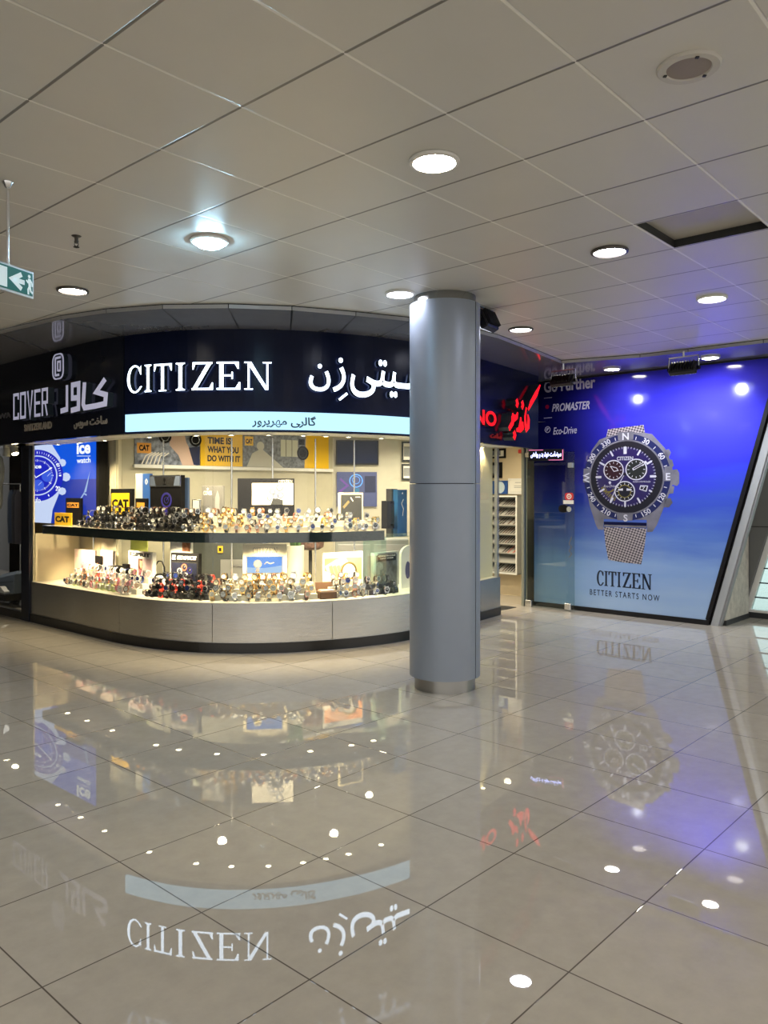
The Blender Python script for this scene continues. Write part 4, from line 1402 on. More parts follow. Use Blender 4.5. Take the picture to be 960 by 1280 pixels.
t = thing('sprinkler', (x, y, CEIL - .07), 'small dark fire sprinkler head hanging from the ceiling', 'sprinkler')
mb = MB(); mb.lathe([(.022, CEIL - .006), (.03, CEIL)], x, y, 20); mb.lathe([(.010, CEIL - .045), (.012, CEIL)], x, y, 12); mb.build('body', M['rim_dark'], t)
mb = MB(); mb.tube([(x - .011, y, CEIL - .03), (x - .012, y, CEIL - .055), (x, y, CEIL - .068)], .003, 6); mb.tube([(x + .011, y, CEIL - .03), (x + .012, y, CEIL - .055), (x, y, CEIL - .068)], .003, 6); mb.build('yoke', M['black_metal'], t)
mb = MB(); mb.lathe([(.006, CEIL - .074), (.018, CEIL - .070), (.018, CEIL - .067)], x, y, 16); mb.build('deflector', M['black_metal'], t)

# exit sign on its rod
ex = Vector((-1.848, 4.14)); ed = Vector((-.083, -.235)).normalized()
EP = Plane(ex, -ed, (ed[1] * -1, ed[0]) if False else None)
EP.n = Vector((-ed[1], ed[0])) if Vector((-ed[1], ed[0])).dot(-ex) > 0 else Vector((ed[1], -ed[0]))
zt_, zb_ = EYE + 275 / F * 4.14, EYE + 241 / F * 4.14
Ls = .60
t = thing('exit_sign', (*(ex + ed * .3), zb_), 'green emergency exit sign with running figure and arrow hanging on a rod', 'exit sign')
mb = MB(EP); mb.bevbox(-Ls, 0, -.025, 0, zb_, zt_, .003); mb.build('housing', M['alu'], t)
mb = MB(EP); mb.box(-Ls + .012, -.012, 0, .002, zb_ + .014, zt_ - .012); mb.build('green_panel', M['exit_green'], t)
mb = MB(EP)
hh = zt_ - zb_
xm0, xm1 = EP.hit(29.5, 350)[0], EP.hit(42.5, 350)[0]
q = lambda x, z: (xm0 + x * (xm1 - xm0), zb_ + hh * z)
mb.disc(*q(.50, .78), .009, .002, .003, 0, 16)
mb.stroke([q(.5, .70), q(.56, .42)], .017, .002, .003); mb.stroke([q(.5, .66), q(.36, .56), q(.22, .62)], .009, .002, .003); mb.stroke([q(.53, .68), q(.74, .58), q(.80, .44)], .009, .002, .003)
mb.stroke([q(.56, .44), q(.40, .30), q(.42, .12)], .011, .002, .003); mb.stroke([q(.56, .44), q(.64, .26), q(.84, .2)], .011, .002, .003)
mb.build('running_figure', M['exit_white'], t, label='white running figure')
mb = MB(EP)
c = (EP.hit(14, 350)[0] + EP.hit(26, 350)[0]) / 2
zc = zb_ + hh * .5
mb.stroke([(c + .035, zc + .038), (c - .028, zc), (c + .035, zc - .038)], .024, .002, .003); mb.bar(c - .022, zc, c + .055, zc, .024, .002, .003)
mb.build('arrow', M['exit_white'], t, label='white arrow')
mb = MB(EP); mb.box(EP.hit(8.5, 345)[0] - .11, EP.hit(8.5, 345)[0], .002, .003, zb_ + hh * .15, zt_ - hh * .15); mb.build('door_symbol', M['exit_white'], t)
xr, yr, _ = EP((EP.hit(12, 320)[0], -.012, 0))
mb = MB(); mb.tube([(xr, yr, zt_ - .002), (xr, yr, CEIL)], .007, 12); mb.build('rod', M['silver'], t)
mb = MB(); mb.lathe([(.012, CEIL - .03), (.028, CEIL - .004), (.028, CEIL)], xr, yr, 20); mb.build('ceiling_cup', M['silver'], t)


# floodlights on brackets
def flood(u0, v0, u1, v1, d, yaw, tilt, label, mount, wdt=.30, h_=.14):
    c = Vector(px((u0 + u1) / 2, (v0 + v1) / 2, d))
    t = thing('floodlight', c, label, 'floodlight')
    R = Matrix.Rotation(yaw, 3, 'Z') @ Matrix.Rotation(tilt, 3, 'X')
    xf = lambda p: c + R @ Vector(p)
    mb = MB(xf)
    mb.bevbox(-wdt / 2, wdt / 2, -.045, .03, -h_ / 2, h_ / 2, .012)
    for i in range(9):
        x = -wdt * .4 + wdt * .8 * i / 8
        mb.box(x - .003, x + .003, -.075, -.045, -h_ * .4, h_ * .4)
    mb.build('housing', M['black_metal'], t)
    mb = MB(xf); mb.box(-wdt / 2 + .015, wdt / 2 - .015, .03, .034, -h_ / 2 + .015, h_ / 2 - .015); mb.build('glass', mat('flood_glass', (.1, .1, .12), .1, emit=(.8, .85, 1), es=3.) if 'flood_glass' not in bpy.data.materials else bpy.data.materials['flood_glass'], t)
    top = c + Vector((0, 0, mount - c[2]))
    Y = Matrix.Rotation(yaw, 3, 'Z')
    e = [c + Y @ Vector((sx * (wdt / 2 + .012), 0, 0)) for sx in (-1, 1)]
    mb = MB()
    zt2 = min(c[2] + .13, mount)
    mb.tube([e[0], (e[0][0], e[0][1], zt2), (e[1][0], e[1][1], zt2), e[1]], .010, 8)
    mb.tube([(c[0], c[1], zt2), (c[0], c[1], mount)], .012, 8)
    mb.build('bracket', M['silver'], t)
    for q in e:
        mb = MB(); mb.tube([q - (Y @ Vector((.012, 0, 0))), q + (Y @ Vector((.014, 0, 0)))], .022, 10); mb.build('knob', M['black'], t)
    return c


wyaw = WALL.rz
fl1 = flood(690, 466, 718, 487, 9.45, wyaw, math.radians(-35), 'black floodlight on a bracket above the red letters, covering part of the poster text', SOF, .30)
fl2 = flood(838, 449, 871, 473, 8.55, wyaw, math.radians(-35), 'black floodlight on a bracket over the middle of the poster top', SOF, .30)
fl3 = flood(594, 388, 621, 415, 6.75, 1.0, math.radians(-25), 'black floodlight half hidden behind the top of the pillar', CEIL, .24, .17)


def spot(name, loc, target, w, ang=1.2, blend=.6, col=(1, .9, .75), r=.03):
    l = bpy.data.lights.new(name, 'SPOT'); l.energy = w; l.spot_size = ang; l.spot_blend = blend; l.color = col; l.shadow_soft_size = r
    o = bpy.data.objects.new(name, l); o.location = loc
    o.rotation_euler = (Vector(target) - Vector(loc)).to_track_quat('-Z', 'Y').to_euler()
    COL.objects.link(o); return o


def area(name, loc, target, w, sx, sy, col=(1, .9, .75)):
    l = bpy.data.lights.new(name, 'AREA'); l.energy = w; l.shape = 'RECTANGLE'; l.size = sx; l.size_y = sy; l.color = col
    o = bpy.data.objects.new(name, l); o.location = loc
    o.rotation_euler = (Vector(target) - Vector(loc)).to_track_quat('-Z', 'Y').to_euler()
    COL.objects.link(o); return o


for c, s in ((fl1, -1.6), (fl2, -.3)):
    tgt = WALL((s, 0, 1.5))
    n = WALL.n
    spot('flood_beam', (c[0] - n[0] * .06, c[1] - n[1] * .06, c[2] - .04), tgt, 100 if s > -1 else 25, 2.3, .8, (.88, .92, 1), .06)

# ------------------------------------------------------------------ inside the shop window
CT, SH = .49, 1.175
t = thing('display_shelf', BASE((S(300), -.3, 1.08)), 'long curved middle shelf with dark reflecting glass edge across the shop window', 'display shelf')
sa_, sb_ = S(44), S(487)
mb = MB(BASE); BASE.strip(mb, sa_, sb_, -.60, -.10, SH - .012, SH); mb.build('shelf_board', mat('shelf_board', (.72, .68, .56), .25, coat=.5), t)
mb = MB(BASE); BASE.strip(mb, sa_, sb_, -.10, -.088, SH - .10, SH); mb.build('front_edge', M['shelf_glass'], t, label='dark glossy glass edge')
mb = MB(BASE); BASE.strip(mb, sa_, sb_, -.60, -.10, SH - .10, SH - .092); mb.build('underside', M['dark_grey'], t)
for u in (60, 148, 265, 340, 416, 480):
    s = S(u); mb = MB(BASE); p = BASE((s, -.57, 0)); mb2 = MB(); mb2.tube([(p[0], p[1], CT), (p[0], p[1], GT)], .009, 10); mb2.build('support_rod', M['silver'], t)
mb = MB(BASE); BASE.strip(mb, S(489), SEND - 1.0, -.55, -.06, 1.10, 1.108); mb.box(S(489), S(489) + .012, -.5, -.1, .49, 1.10)
tag(mb.build('glass_shelf', glassmat('shelf_clear', (.8, .92, .9), .9)), 'short clear glass shelf at the right end of the window', 'glass shelf')

# spotlights under the shelf and under the canopy
def spotlight(s, n, z, label, group, w):
    x, y, _ = BASE((s, n, 0))
    t = thing('window_spotlight', (x, y, z - .02), label, 'spotlight', group)
    mb = MB(); mb.lathe([(.028, z - .012), (.04, z - .010), (.04, z)], x, y, 20, cap=False); mb.build('ring', M['silver'], t)
    mb = MB(); mb.lathe([(.0005, z - .009), (.03, z - .009)], x, y, 16, cap=False); mb.build('lens', M['spot_lens'], t)
    tg = BASE((s, -.40 if z > 1.5 else -.66, z - .9))
    spot('window_beam', (x, y, z - .02), tg, w, 1.9, .7, (1, .80, .48), .02)


LOW_S = [S(u) for u in (62, 86, 117, 174, 206, 261, 328, 395, 452, 482)]
for s in LOW_S:
    spotlight(s, -.22, SH - .10, 'small warm spotlight under the middle shelf of the shop window', 'spotlights under the middle shelf', 50)
for u in (60, 88, 118, 175, 237, 285, 335, 382, 412, 442, 485):
    spotlight(S(u), -.12, GT + .005, 'small warm spotlight under the fascia above the shop window', 'spotlights under the fascia', 80)
for s in (SEND - .75, SEND - .35):
    spotlight(s, -.08, GT + .005, 'small spotlight over the pale yellow end panel', 'spotlights over the end panel', 25)

mb = MB(BASE); mb.box(S(38.3), S(38.3) + .02, -.62, -.05, CT, SH - .10)
tag(mb.build('side_panel', M['cream']), 'cream side panel at the left end of the lower display level', 'side panel')
# walls behind the window
mb = MB(BASE); s_w1 = S(150); BASE.strip(mb, BASE.s_at_u(33, -.68), BASE.s_at_u(146, -.68), -.71, -.67, 0, 2.55); struct(mb.build('wall_window', M['cream']))
mb = MB(BASE); mb.box(BASE.s_at_u(127, -.62), BASE.s_at_u(147, -.62), -.668, -.625, CT, 2.5); tag(mb.build('pilaster', mat('pilaster_cream', (.72, .66, .50), .5)), 'cream pilaster right of the blue watch lightbox', 'pilaster')
W2 = Plane((-3.13, 9.45), (2.32, 2.0))
e2 = W2.hit(412, 560)[0]
mb = MB(W2); mb.box(-.10, e2 + .06, -.08, 0, 0, 2.55); struct(mb.build('wall_display', mat('inner_wall', (.50, .47, .36), .6, var=.05)))
W3 = Plane(W2((e2 + .06, 0, 0))[:2], (1, .06))
mb = MB(W3); mb.box(0, 1.35, -.08, 0, 0, 2.55); struct(mb.build('wall_centre', mat('inner_wall_pale', (.48, .46, .38), .6, var=.05)))
for x, y, w in ((-3.2, 10.2, 120), (-1.9, 9.2, 150), (-.6, 9.4, 150), (-.2, 10.6, 130), (.8, 10.9, 110), (1.75, 11.1, 45)):
    t = thing('shop_downlight', (x, y, 2.53), 'small recessed lamp in the ceiling of the watch shop', 'ceiling light', 'recessed lamps of the watch shop')
    mb = MB(); mb.lathe([(.04, 2.537), (.06, 2.535), (.06, 2.55)], x, y, 20, cap=False); mb.build('ring', M['silver'], t)
    mb = MB(); mb.lathe([(.0005, 2.542), (.045, 2.542)], x, y, 16, cap=False); mb.build('lens', M['spot_lens'], t)
    spot('shop_lamp', (x, y, 2.52), (x, y + .1, 0), w, 2.6, .8, (1, .87, .62), .05)

# banner above: three printed panels side by side on the inner wall
bn_z0 = W2.hit(290, 583)[1]
bz = lambda f: bn_z0 + (2.42 - bn_z0) * f
mb = MB(W2)
a, b = W2.hit(166, 560)[0], e2 + .03
mb.box(a, b, .0, .05, bn_z0 - .045, bn_z0 - .005)
tag(mb.build('shelf_ledge', M['white']), 'thin white ledge under the printed banner row', 'ledge')


def banner(u0, u1, label, mats):
    a, b = W2.hit(u0, 560)[0], W2.hit(u1, 560)[0]
    t = thing('wall_banner', W2(((a + b) / 2, .01, bn_z0)), label, 'banner')
    mb = MB(W2); mb.box(a, b, .001, .015, bn_z0, 2.42); mb.build('panel', mats, t)
    return t, a, b


n0, n1 = .015, .017
t, a, b = banner(168, 249, 'photo banner of dark watches and a bent arm with small orange square', M['photo_print'])
L = b - a
pz = lambda f: bn_z0 + (2.33 - bn_z0) * f
mb = MB(W2)
A_ = lambda *ps: [(a + L * x, pz(z)) for x, z in ps]
mb.prism(A_((.52, .98), (.75, .98), (.78, .72), (.88, .35), (.92, 0), (.72, 0), (.66, .3), (.52, .6)), n0, n1); mb.build('printed_arm', mat('arm_print', (.62, .45, .38), .5), t)
mb = MB(W2)
for x, z in ((.45, .86), (.93, .80)):
    mb.disc(a + L * x, pz(z), .085, n0, n1 + .001, 0, 20); mb.ring(a + L * x, pz(z), .05, .056, n1 + .001, n1 + .002, 1, 20)
mb.prism(A_((.82, .55), (1, .6), (1, .02), (.9, .02)), n0, n1 + .0005, 2)
mb.build('printed_watches', [M['black'], M['silver'], M['navy_print']], t)
mb = MB(W2)
for k in range(6):
    mb.stroke(A_((.10 + .06 * k, 0), (.16 + .055 * k, .26), (.26 + .05 * k, .36)), .014, n0, n1, 0)
mb.build('printed_stripes', M['paper'], t)
mb = MB(W2); mb.prism(A_((.03, .33), (.24, .33), (.24, .64), (.03, .64)), n0, n1, 0)
mb.text('CAT', a + L * .06, a + L * .21, pz(.40), pz(.58), n1, n1 + .001, 1, bold=.05); mb.build('orange_square', [M['orange'], M['black']], t, recalc=False)
t, a, b = banner(250, 302.5, 'yellow banner with black three line slogan', M['yellow'])
L = b - a
mb = MB(W2)
for txt, z0, z1, x1 in (('TIME IS', .70, .92, .72), ('WHAT YOU', .42, .63, .90), ('DO WITH IT', .14, .34, .94)):
    mb.text(txt, a + L * .16, a + L * x1, pz(z0), pz(z1), n0, n1, bold=.035)
mb.build('slogan', M['black'], t, recalc=False)
t, a, b = banner(303, 410, 'photo banner of grey workshop scene ending in a yellow field', M['grey_print'])
L = b - a
mb = MB(W2)
mb.prism(A_((.04, .0), (.10, .45), (.2, .62), (.27, .45), (.45, 0)), n0, n1, 0); mb.disc(a + L * .19, pz(.70), .06, n0, n1, 0, 16)
mb.prism(A_((.42, .38), (.42, .95), (.62, .95), (.62, .38)), n0, n1, 1)
for x in (.48, .55):
    mb.bar(a + L * x, pz(.38), a + L * x, pz(.95), .008, n1, n1 + .0005, 2)
mb.build('printed_workshop', [mat('pale_photo', (.55, .55, .50), .5), mat('window_photo', (.6, .62, .52), .5), M['black']], t)
mb = MB(W2); mb.prism(A_((.70, 0), (1, 0), (1, 1.35), (.72, 1.35)), n0, n1 + .0004); mb.build('yellow_field', M['yellow'], t)
mb = MB(W2); mb.disc(a + L * .68, pz(.52), .10, n0, n1 + .001, 0, 24); mb.ring(a + L * .68, pz(.52), .06, .075, n1 + .001, n1 + .002, 1, 24); mb.prism(A_((.63, .8), (.70, .8), (.70, 1.0), (.63, 1.0)), n0, n1 + .001); mb.build('printed_watch', [M['black'], M['dark_grey']], t)
mb = MB(W2); mb.prism(A_((.02, .70), (.11, .70), (.11, 1), (.02, 1)), n0, n1); mb.text('CAT', a + L * .03, a + L * .10, pz(.76), pz(.92), n1, n1 + .001, 1, bold=.05); mb.build('yellow_square', [M['yellow'], M['black']], t, recalc=False)
# screens on the centre wall
a, b, z0, z1 = W3.rect(420, 547, 473, 581)
t = thing('wall_screen', W3(((a + b) / 2, .05, z0)), 'dark switched off blue-black screen high on the inner wall', 'screen')
mb = MB(W3); mb.bevbox(a, b, .005, .05, z0, 2.34, .006); mb.build('case', M['black'], t)
mb = MB(W3); mb.box(a + .02, b - .02, .05, .052, z0 + .025, 2.32); mb.build('display', mat('screen_dark', (.004, .009, .04), .2, spec=.2), t)
a, b, z0, z1 = W3.rect(421, 590, 471, 633)
t = thing('neon_picture', W3(((a + b) / 2, .03, z0)), 'blue and purple neon style picture below the dark screen', 'picture')
mb = MB(W3); mb.box(a, b, .005, .03, z0, z1); mb.build('panel', mat('neon_base', (.05, .06, .14), .4, emit=(.05, .07, .2), es=.4), t)
mb = MB(W3); cxm = a + (b - a) * .48; mb.ring(cxm, z1 - .13, .085, .10, .03, .034, 0, 28); mb.ring(cxm, z1 - .12, .05, .058, .03, .034, 0, 20); mb.prism([(cxm - .05, z0 + .12), (cxm + .03, z0 + .12), (cxm + .05, z1 - .24), (cxm - .03, z1 - .24)], .03, .032, 1)
mb.stroke([(a + .05, z1 - .1), (a + .16, z1 - .2), (a + .05, z1 - .28), (a + .14, z1 - .36)], .03, .03, .032, 2); mb.prism([(b - .18, z1 - .30), (b - .02, z1 - .30), (b - .02, z1 - .06), (b - .18, z1 - .06)], .03, .0315, 3)
mb.build('neon_lines', [emis('neon_blue', (.15, .45, 1), 1.2), emis('neon_teal', (.1, .4, .6), .6), emis('neon_purple', (.35, .15, .6), .6), M['navy_print']], t)
for i, (v0, v1, lb) in enumerate(((552, 577, 'upper small framed picture at the right end inside the shop'), (580, 600, 'lower small framed picture at the right end inside the shop'))):
    framed(W3, (502, v0, 516, v1), lb, 'picture frame', M['dark_grey'], [M['paper'], (.2, .8, .25, .75, M['grey'])], fw=.025)


def tangent_plane(u, n):
    s = BASE.s_at_u(u, n)
    p, nr = BASE.at(s)
    return Plane(p + nr * n, Vector((-nr[1], nr[0])))


def stand(name, u0, v0, u1, v1, n, z0, label, cat, frame, face=None, th_=.03, fw=.012, hdr=0, hdr_m=None, group=None):
    """an upright card or box standing on z0 at depth n; returns thing, plane, face rect"""
    P = tangent_plane((u0 + u1) / 2, n)
    a, b, _, z1 = P.rect(u0, v0, u1, v1)
    t = thing(name, P(((a + b) / 2, -th_ / 2, z0)), label, cat, group)
    mb = MB(P); mb.bevbox(a, b, -th_, 0, z0, z1, .003); mb.build('body', frame, t)
    zt = z1 - fw
    if hdr:
        mb = MB(P); mb.box(a + .003, b - .003, 0, .004, z1 - hdr, z1 - .003); mb.build('header', hdr_m, t)
        zt = z1 - hdr - .005
    if face is not None:
        mb = MB(P); mb.box(a + fw, b - fw, 0, .002, max(z0 + fw, P.hit((u0 + u1) / 2, v1)[1]), zt); mb.build('print', face, t)
    return t, P, (a, b, max(z0, P.hit((u0 + u1) / 2, v1)[1]), z1)


def deco(t, P, name, fn, mats, label=None):
    mb = MB(P); fn(mb); mb.build(name, mats, t, recalc=False, label=label)


# lightbox with the blue watch advertisement
IB = tangent_plane(80, -.47)
a, b, z0, z1 = IB.rect(38.5, 554, 120, 655)
z0 = SH
t = thing('lightbox', IB(((a + b) / 2, -.05, z0)), 'tall glowing blue lightbox with a large white strapped watch and a sailing boat', 'lightbox')
mb = MB(IB); mb.box(a - .005, b + .06, -.12, -.002, z0, z1 + .02); mb.build('case', M['black'], t)
ice_b = emis('ice_blue', (.004, .10, .80), 1.0); ice_s = emis('ice_sea', (.004, .035, .42), 1.0); ice_w = emis('ice_white', (.62, .72, 1.0), 1.0); ice_d = emis('ice_dial', (.012, .02, .55), 1.0); ice_m = emis('ice_mid', (.05, .12, .8), 1.0); ice_p = emis('ice_print_white', (.9, .95, 1), 1.2)
zs = IB.hit(100, 599)[1]
mb = MB(IB); mb.box(a, b, -.002, .0, zs, z1); mb.build('sky_field', ice_b, t)
mb = MB(IB); mb.box(a, b, -.002, .0, z0, zs); mb.build('sea_field', ice_s, t)
dx, dz = IB.hit(46.9, 594)
pxm = (IB.hit(46.9, 574)[1] - IB.hit(46.9, 614)[1]) / 40
pw = (IB.hit(70, 594)[0] - IB.hit(46.9, 594)[0]) / 23.1
def ip(x, y):
    s, z = IB.hit(x / 5.333, 540 + y / 5.333)
    return min(b, max(a, s)), min(z1, max(z0, z))


def itext(body, x0, x1, y1, y0, n0, n1, **kw):
    xm, ym = (x0 + x1) / 2, (y0 + y1) / 2
    mb.text(body, ip(x0, ym)[0], ip(x1, ym)[0], ip(xm, y1)[1], ip(xm, y0)[1], n0, n1, **kw)


circ = lambda r, k=48: [ip(250 + r * math.cos(2 * PI * i / k), 290 + r * math.sin(2 * PI * i / k)) for i in range(k)]
mb = MB(IB)
mb.prism([ip(*p) for p in ((215, 70), (345, 70), (400, 170), (420, 300), (390, 420), (350, 520), (340, 618), (215, 618))], 0, .001)
for x, y, r in ((415, 205, 26), (440, 300, 30), (415, 395, 26)):
    mb.prism([ip(x + r * math.cos(i * .785), y + r * math.sin(i * .785)) for i in range(8)], 0, .0012)
mb.build('printed_watch_case', ice_w, t)
mb = MB(IB)
mb.prism(circ(172), .001, .002, 0); mb.prism(circ(134), .002, .003, 1); mb.prism(circ(126), .003, .004, 0)
mb.build('printed_watch_dial', [ice_d, ice_w], t)
mb = MB(IB)
for k in range(60):
    an = 2 * PI * k / 60
    if math.sin(an) < -.28:
        continue
    r0, r1, w_ = (96, 104, 3) if k % 5 else (92, 108, 6)
    for (q0, q1, ww) in ((r0, r1, w_), (146, 160, 3 if k % 5 else 9)):
        if k % 5 and q0 == 146 and not (0 < k < 15):
            continue
        p0 = ip(250 + q0 * math.sin(an), 290 - q0 * math.cos(an)); p1 = ip(250 + q1 * math.sin(an), 290 - q1 * math.cos(an))
        mb.bar(*p0, *p1, ww / 5.333 * pxm, .004, .005)
for x, y, r in ((318, 295, 38), (258, 355, 38)):
    mb.prism([ip(x + r * math.cos(i * .314), y + r * math.sin(i * .314)) for i in range(20)], .004, .005, 1)
    mb.bar(*ip(x, y), *ip(x + r * .6, y - r * .6), .004, .005, .006)
mb.bar(*ip(240, 305), *ip(350, 238), .012, .005, .006); mb.bar(*ip(240, 300), *ip(215, 262), .014, .005, .006)
itext('ice', 228, 277, 243, 217, .004, .005, bold=.03)
itext('30', 234, 272, 470, 448, .003, .005)
itext('05', 380, 400, 232, 208, .003, .005)
itext('20', 372, 402, 392, 362, .003, .005)
mb.build('printed_watch_markings', [ice_p, ice_m], t, recalc=False)
mb = MB(IB)
itext('ice', 512, 603, 146, 66, 0, .002, bold=.035)
itext('watch', 513, 603, 206, 170, 0, .002, bold=.01)
mb.bar(*ip(513, 160), *ip(603, 160), .006, 0, .002)
mb.build('printed_name', ice_p, t, recalc=False)
mb = MB(IB); mb.prism([ip(*p) for p in ((600, 262), (575, 400), (560, 405))], 0, .002); mb.stroke([ip(535, 450), ip(560, 410), ip(578, 420)], .02, 0, .002); mb.build('printed_boat', ice_m if False else emis('ice_boat', (.4, .6, 1), .8), t)

# -- upper shelf cards and boxes
t, P, (a, b, z0, z1) = stand('display_box', 138, 611, 165.5, 650, -.46, SH, 'black display box with a large yellow card on the upper shelf', 'display box', M['black'])
def f(mb):
    mb.prism(rrect(a + .03, b - .06, z1 - .29, z1 - .05, .012), 0, .004, 0); mb.text('CAT', a + .045, b - .075, z1 - .22, z1 - .12, .004, .005, 1, bold=.06)
deco(t, P, 'yellow_card', f, [M['yellow'], M['black']])
t, P, (a, b, z0, z1) = stand('display_box', 82, 622.5, 101, 650, -.40, SH, 'small black box with orange tag standing before the blue lightbox', 'display box', M['black'])
def f(mb):
    mb.box(a + .04, b - .05, 0, .003, z1 - .12, z1 - .055, 0); mb.text('CAT', a + .05, b - .06, z1 - .105, z1 - .07, .003, .004, 1, bold=.05)
deco(t, P, 'orange_tag', f, [M['orange'], M['black']])
t, P, (a, b, z0, z1) = stand('display_card', 68, 641, 89, 656.5, -.24, SH, 'low bright yellow card leaning at the left end of the upper shelf', 'display card', M['yellow'], th_=.015)
deco(t, P, 'black_lettering', lambda mb: mb.text('CAT', a + .03, b - .05, z0 + .035, z1 - .04, 0, .002, 0, bold=.05), M['black'])
t, P, (a, b, z0, z1) = stand('display_box', 169, 623, 183, 645, -.40, SH, 'tiny black box with orange square beside the blue panel', 'display box', M['black'])
deco(t, P, 'orange_tag', lambda mb: mb.box(a + .035, b - .04, 0, .003, z1 - .10, z1 - .045), M['orange'])
t, P, (a, b, z0, z1) = stand('display_card', 169.5, 592, 178, 630, -.50, SH, 'narrow pale grey card left of the dark blue panel', 'display card', mat('pale_card', (.6, .6, .55), .5))
t, P, (a, b, z0, z1) = stand('display_card', 178, 592, 188, 640, -.50, SH, 'dark blue panel with a white ring mark on the upper shelf', 'display card', M['blue'])
deco(t, P, 'ring_mark', lambda mb: (mb.ring((a + b) / 2, z1 - .09, .022, .027, 0, .002, 0, 20), mb.box((a + b) / 2 - .003, (a + b) / 2 + .003, 0, .002, z1 - .125, z1 - .055)), M['paper'])
t, P, (a, b, z0, z1) = stand('display_stand', 187.5, 594, 226, 650, -.44, SH, 'black display stand with silver header showing a violet watch picture', 'display stand', M['black'], th_=.06)
h_ = .125
def f(mb):
    mb.prism(rrect(a, b, z1 - h_, z1, .012), 0, .008, 0); mb.box(a + .008, b - .008, .008, .009, z1 - h_ + .01, z1 - .01, 1)
    mb.prism([(a + .075, z1 - .012), (b - .075, z1 - .012), (b - .105, z1 - h_ + .012), (a + .105, z1 - h_ + .012)], .009, .010, 0)
    c = (a + b) / 2; mb.disc(c, z1 - .05, .018, .010, .011, 2, 12); mb.box(c - .005, c + .005, .010, .011, z1 - .085, z1 - .05, 2); mb.box(c - .025, c + .025, .010, .011, z1 - .102, z1 - .092, 2)
deco(t, P, 'header', f, [M['silver'], mat('header_grey', (.07, .09, .14), .4), M['black']])
vi = emis('violet_print', (.05, .03, .35), .6)
deco(t, P, 'violet_watch_print', lambda mb: (mb.ring((a + b) / 2 + .02, z1 - .27, .062, .085, 0, .002, 0, 28), mb.ring((a + b) / 2 + .02, z1 - .27, .03, .036, 0, .002, 0, 20), mb.bar((a + b) / 2 + .02, z1 - .27, (a + b) / 2 + .06, z1 - .23, .01, .001, .003, 0), mb.bar((a + b) / 2 + .0, z1 - .42, (a + b) / 2 + .02, z1 - .36, .08, 0, .002)), vi)
t, P, (a, b, z0, z1) = stand('display_card', 226, 597, 235, 650, -.52, SH, 'slim blue-grey panel right of the silver headed stand', 'display card', mat('slate_blue', (.04, .07, .15), .4))
t, P, (a, b, z0, z1) = stand('display_card', 252.5, 607, 279, 655, -.48, SH, 'grey card with white lettering and a faint figure print below the slogan', 'display card', mat('grey_card', (.13, .13, .13), .5))
deco(t, P, 'pale_lettering', lambda mb: (mb.text('COVER', a + .02, a + .12, z1 - .10, z1 - .055, 0, .002, 0), mb.ring(a + .07, z1 - .035, .008, .014, 0, .002, 0, 4)), M['paper'])
deco(t, P, 'faint_figure', lambda mb: mb.prism([(a + .15, z1 - .32), (a + .21, z1 - .32), (a + .21, z1 - .12), (a + .185, z1 - .05), (a + .16, z1 - .12)], 0, .002), M['grey'])
t, P, (a, b, z0, z1) = stand('display_card', 240, 624, 250, 655, -.42, SH, 'small pale silver framed card among the watches of the upper shelf', 'display card', M['silver'], mat('pale_green', (.5, .55, .48), .5))
t, P, (a, b, z0, z1) = stand('display_board', 297, 598, 368, 660, -.54, SH, 'large black display board with a white watch print and serif name', 'display board', M['black'], th_=.05)
zz0 = P.hit(330, 631)[1]; xa = P.hit(315, 620)[0]
def f(mb):
    mb.box(xa, b - .012, 0, .003, zz0, z1 - .05, 0)
    c = xa + (b - xa) * .55
    for dx_, dz_, r in ((-.03, .07, .032), (.045, .11, .04), (.055, .03, .035), (-.06, .0, .028), (.0, .02, .03)):
        mb.ring(c + dx_, zz0 + .07 + dz_, r * .6, r, .003, .005, 1, 18); mb.disc(c + dx_, zz0 + .07 + dz_, r * .6, .003, .0045, 2, 16)
    mb.prism([(c - .05, zz0), (c + .08, zz0), (c + .08, zz0 + .05), (c - .02, zz0 + .08)], .003, .0042, 3)
deco(t, P, 'white_print', f, [M['paper'], M['silver'], mat('dial_pale', (.7, .66, .6), .4), M['dark_grey']])
deco(t, P, 'serif_name', lambda mb: serif_word(mb, b - .165, b - .02, z1 - .045, z1 - .017, 0, .002), M['paper'])
t, P, (a, b, z0, z1) = stand('display_card', 424, 616, 454, 655, -.46, SH, 'black card in a cream frame on the right half of the upper shelf', 'display card', M['cream'], M['dark_grey'], fw=.02)
deco(t, P, 'gold_print', lambda mb: (mb.bar(a + .05, z1 - .16, a + .12, z1 - .09, .03, .002, .004, 0), mb.bar(a + .14, z1 - .05, a + .17, z1 - .09, .01, .002, .004, 1), mb.box(b - .1, b - .04, .002, .003, z1 - .05, z1 - .043, 1)), [M['gold'], M['paper']])
t, P, (a, b, z0, z1) = stand('display_box', 483.5, 626, 493, 660, -.36, SH, 'narrow black box left of the tall blue box', 'display box', M['black'], th_=.08)
t, P, (a, b, z0, z1) = stand('display_box', 489.5, 611, 497, 655, -.46, 1.108, 'dark grey upright box behind the tall blue box', 'display box', M['dark_grey'], th_=.08)
t, P, (a, b, z0, z1) = stand('display_box', 497, 612, 509, 655, -.40, 1.108, 'tall blue box with pale mark at the right end of the window', 'display box', mat('box_blue', (.015, .10, .28), .4), th_=.10)
deco(t, P, 'pale_marks', lambda mb: (mb.prism([((a + b) / 2 - .012, z1 - .05), ((a + b) / 2 + .012, z1 - .05), ((a + b) / 2, z1 - .03)], 0, .002), mb.stroke([((a + b) / 2, z1 - .30), ((a + b) / 2 + .02, z1 - .22), ((a + b) / 2 - .02, z1 - .16), ((a + b) / 2 + .02, z1 - .11)], .006, 0, .002)), M['paper'])

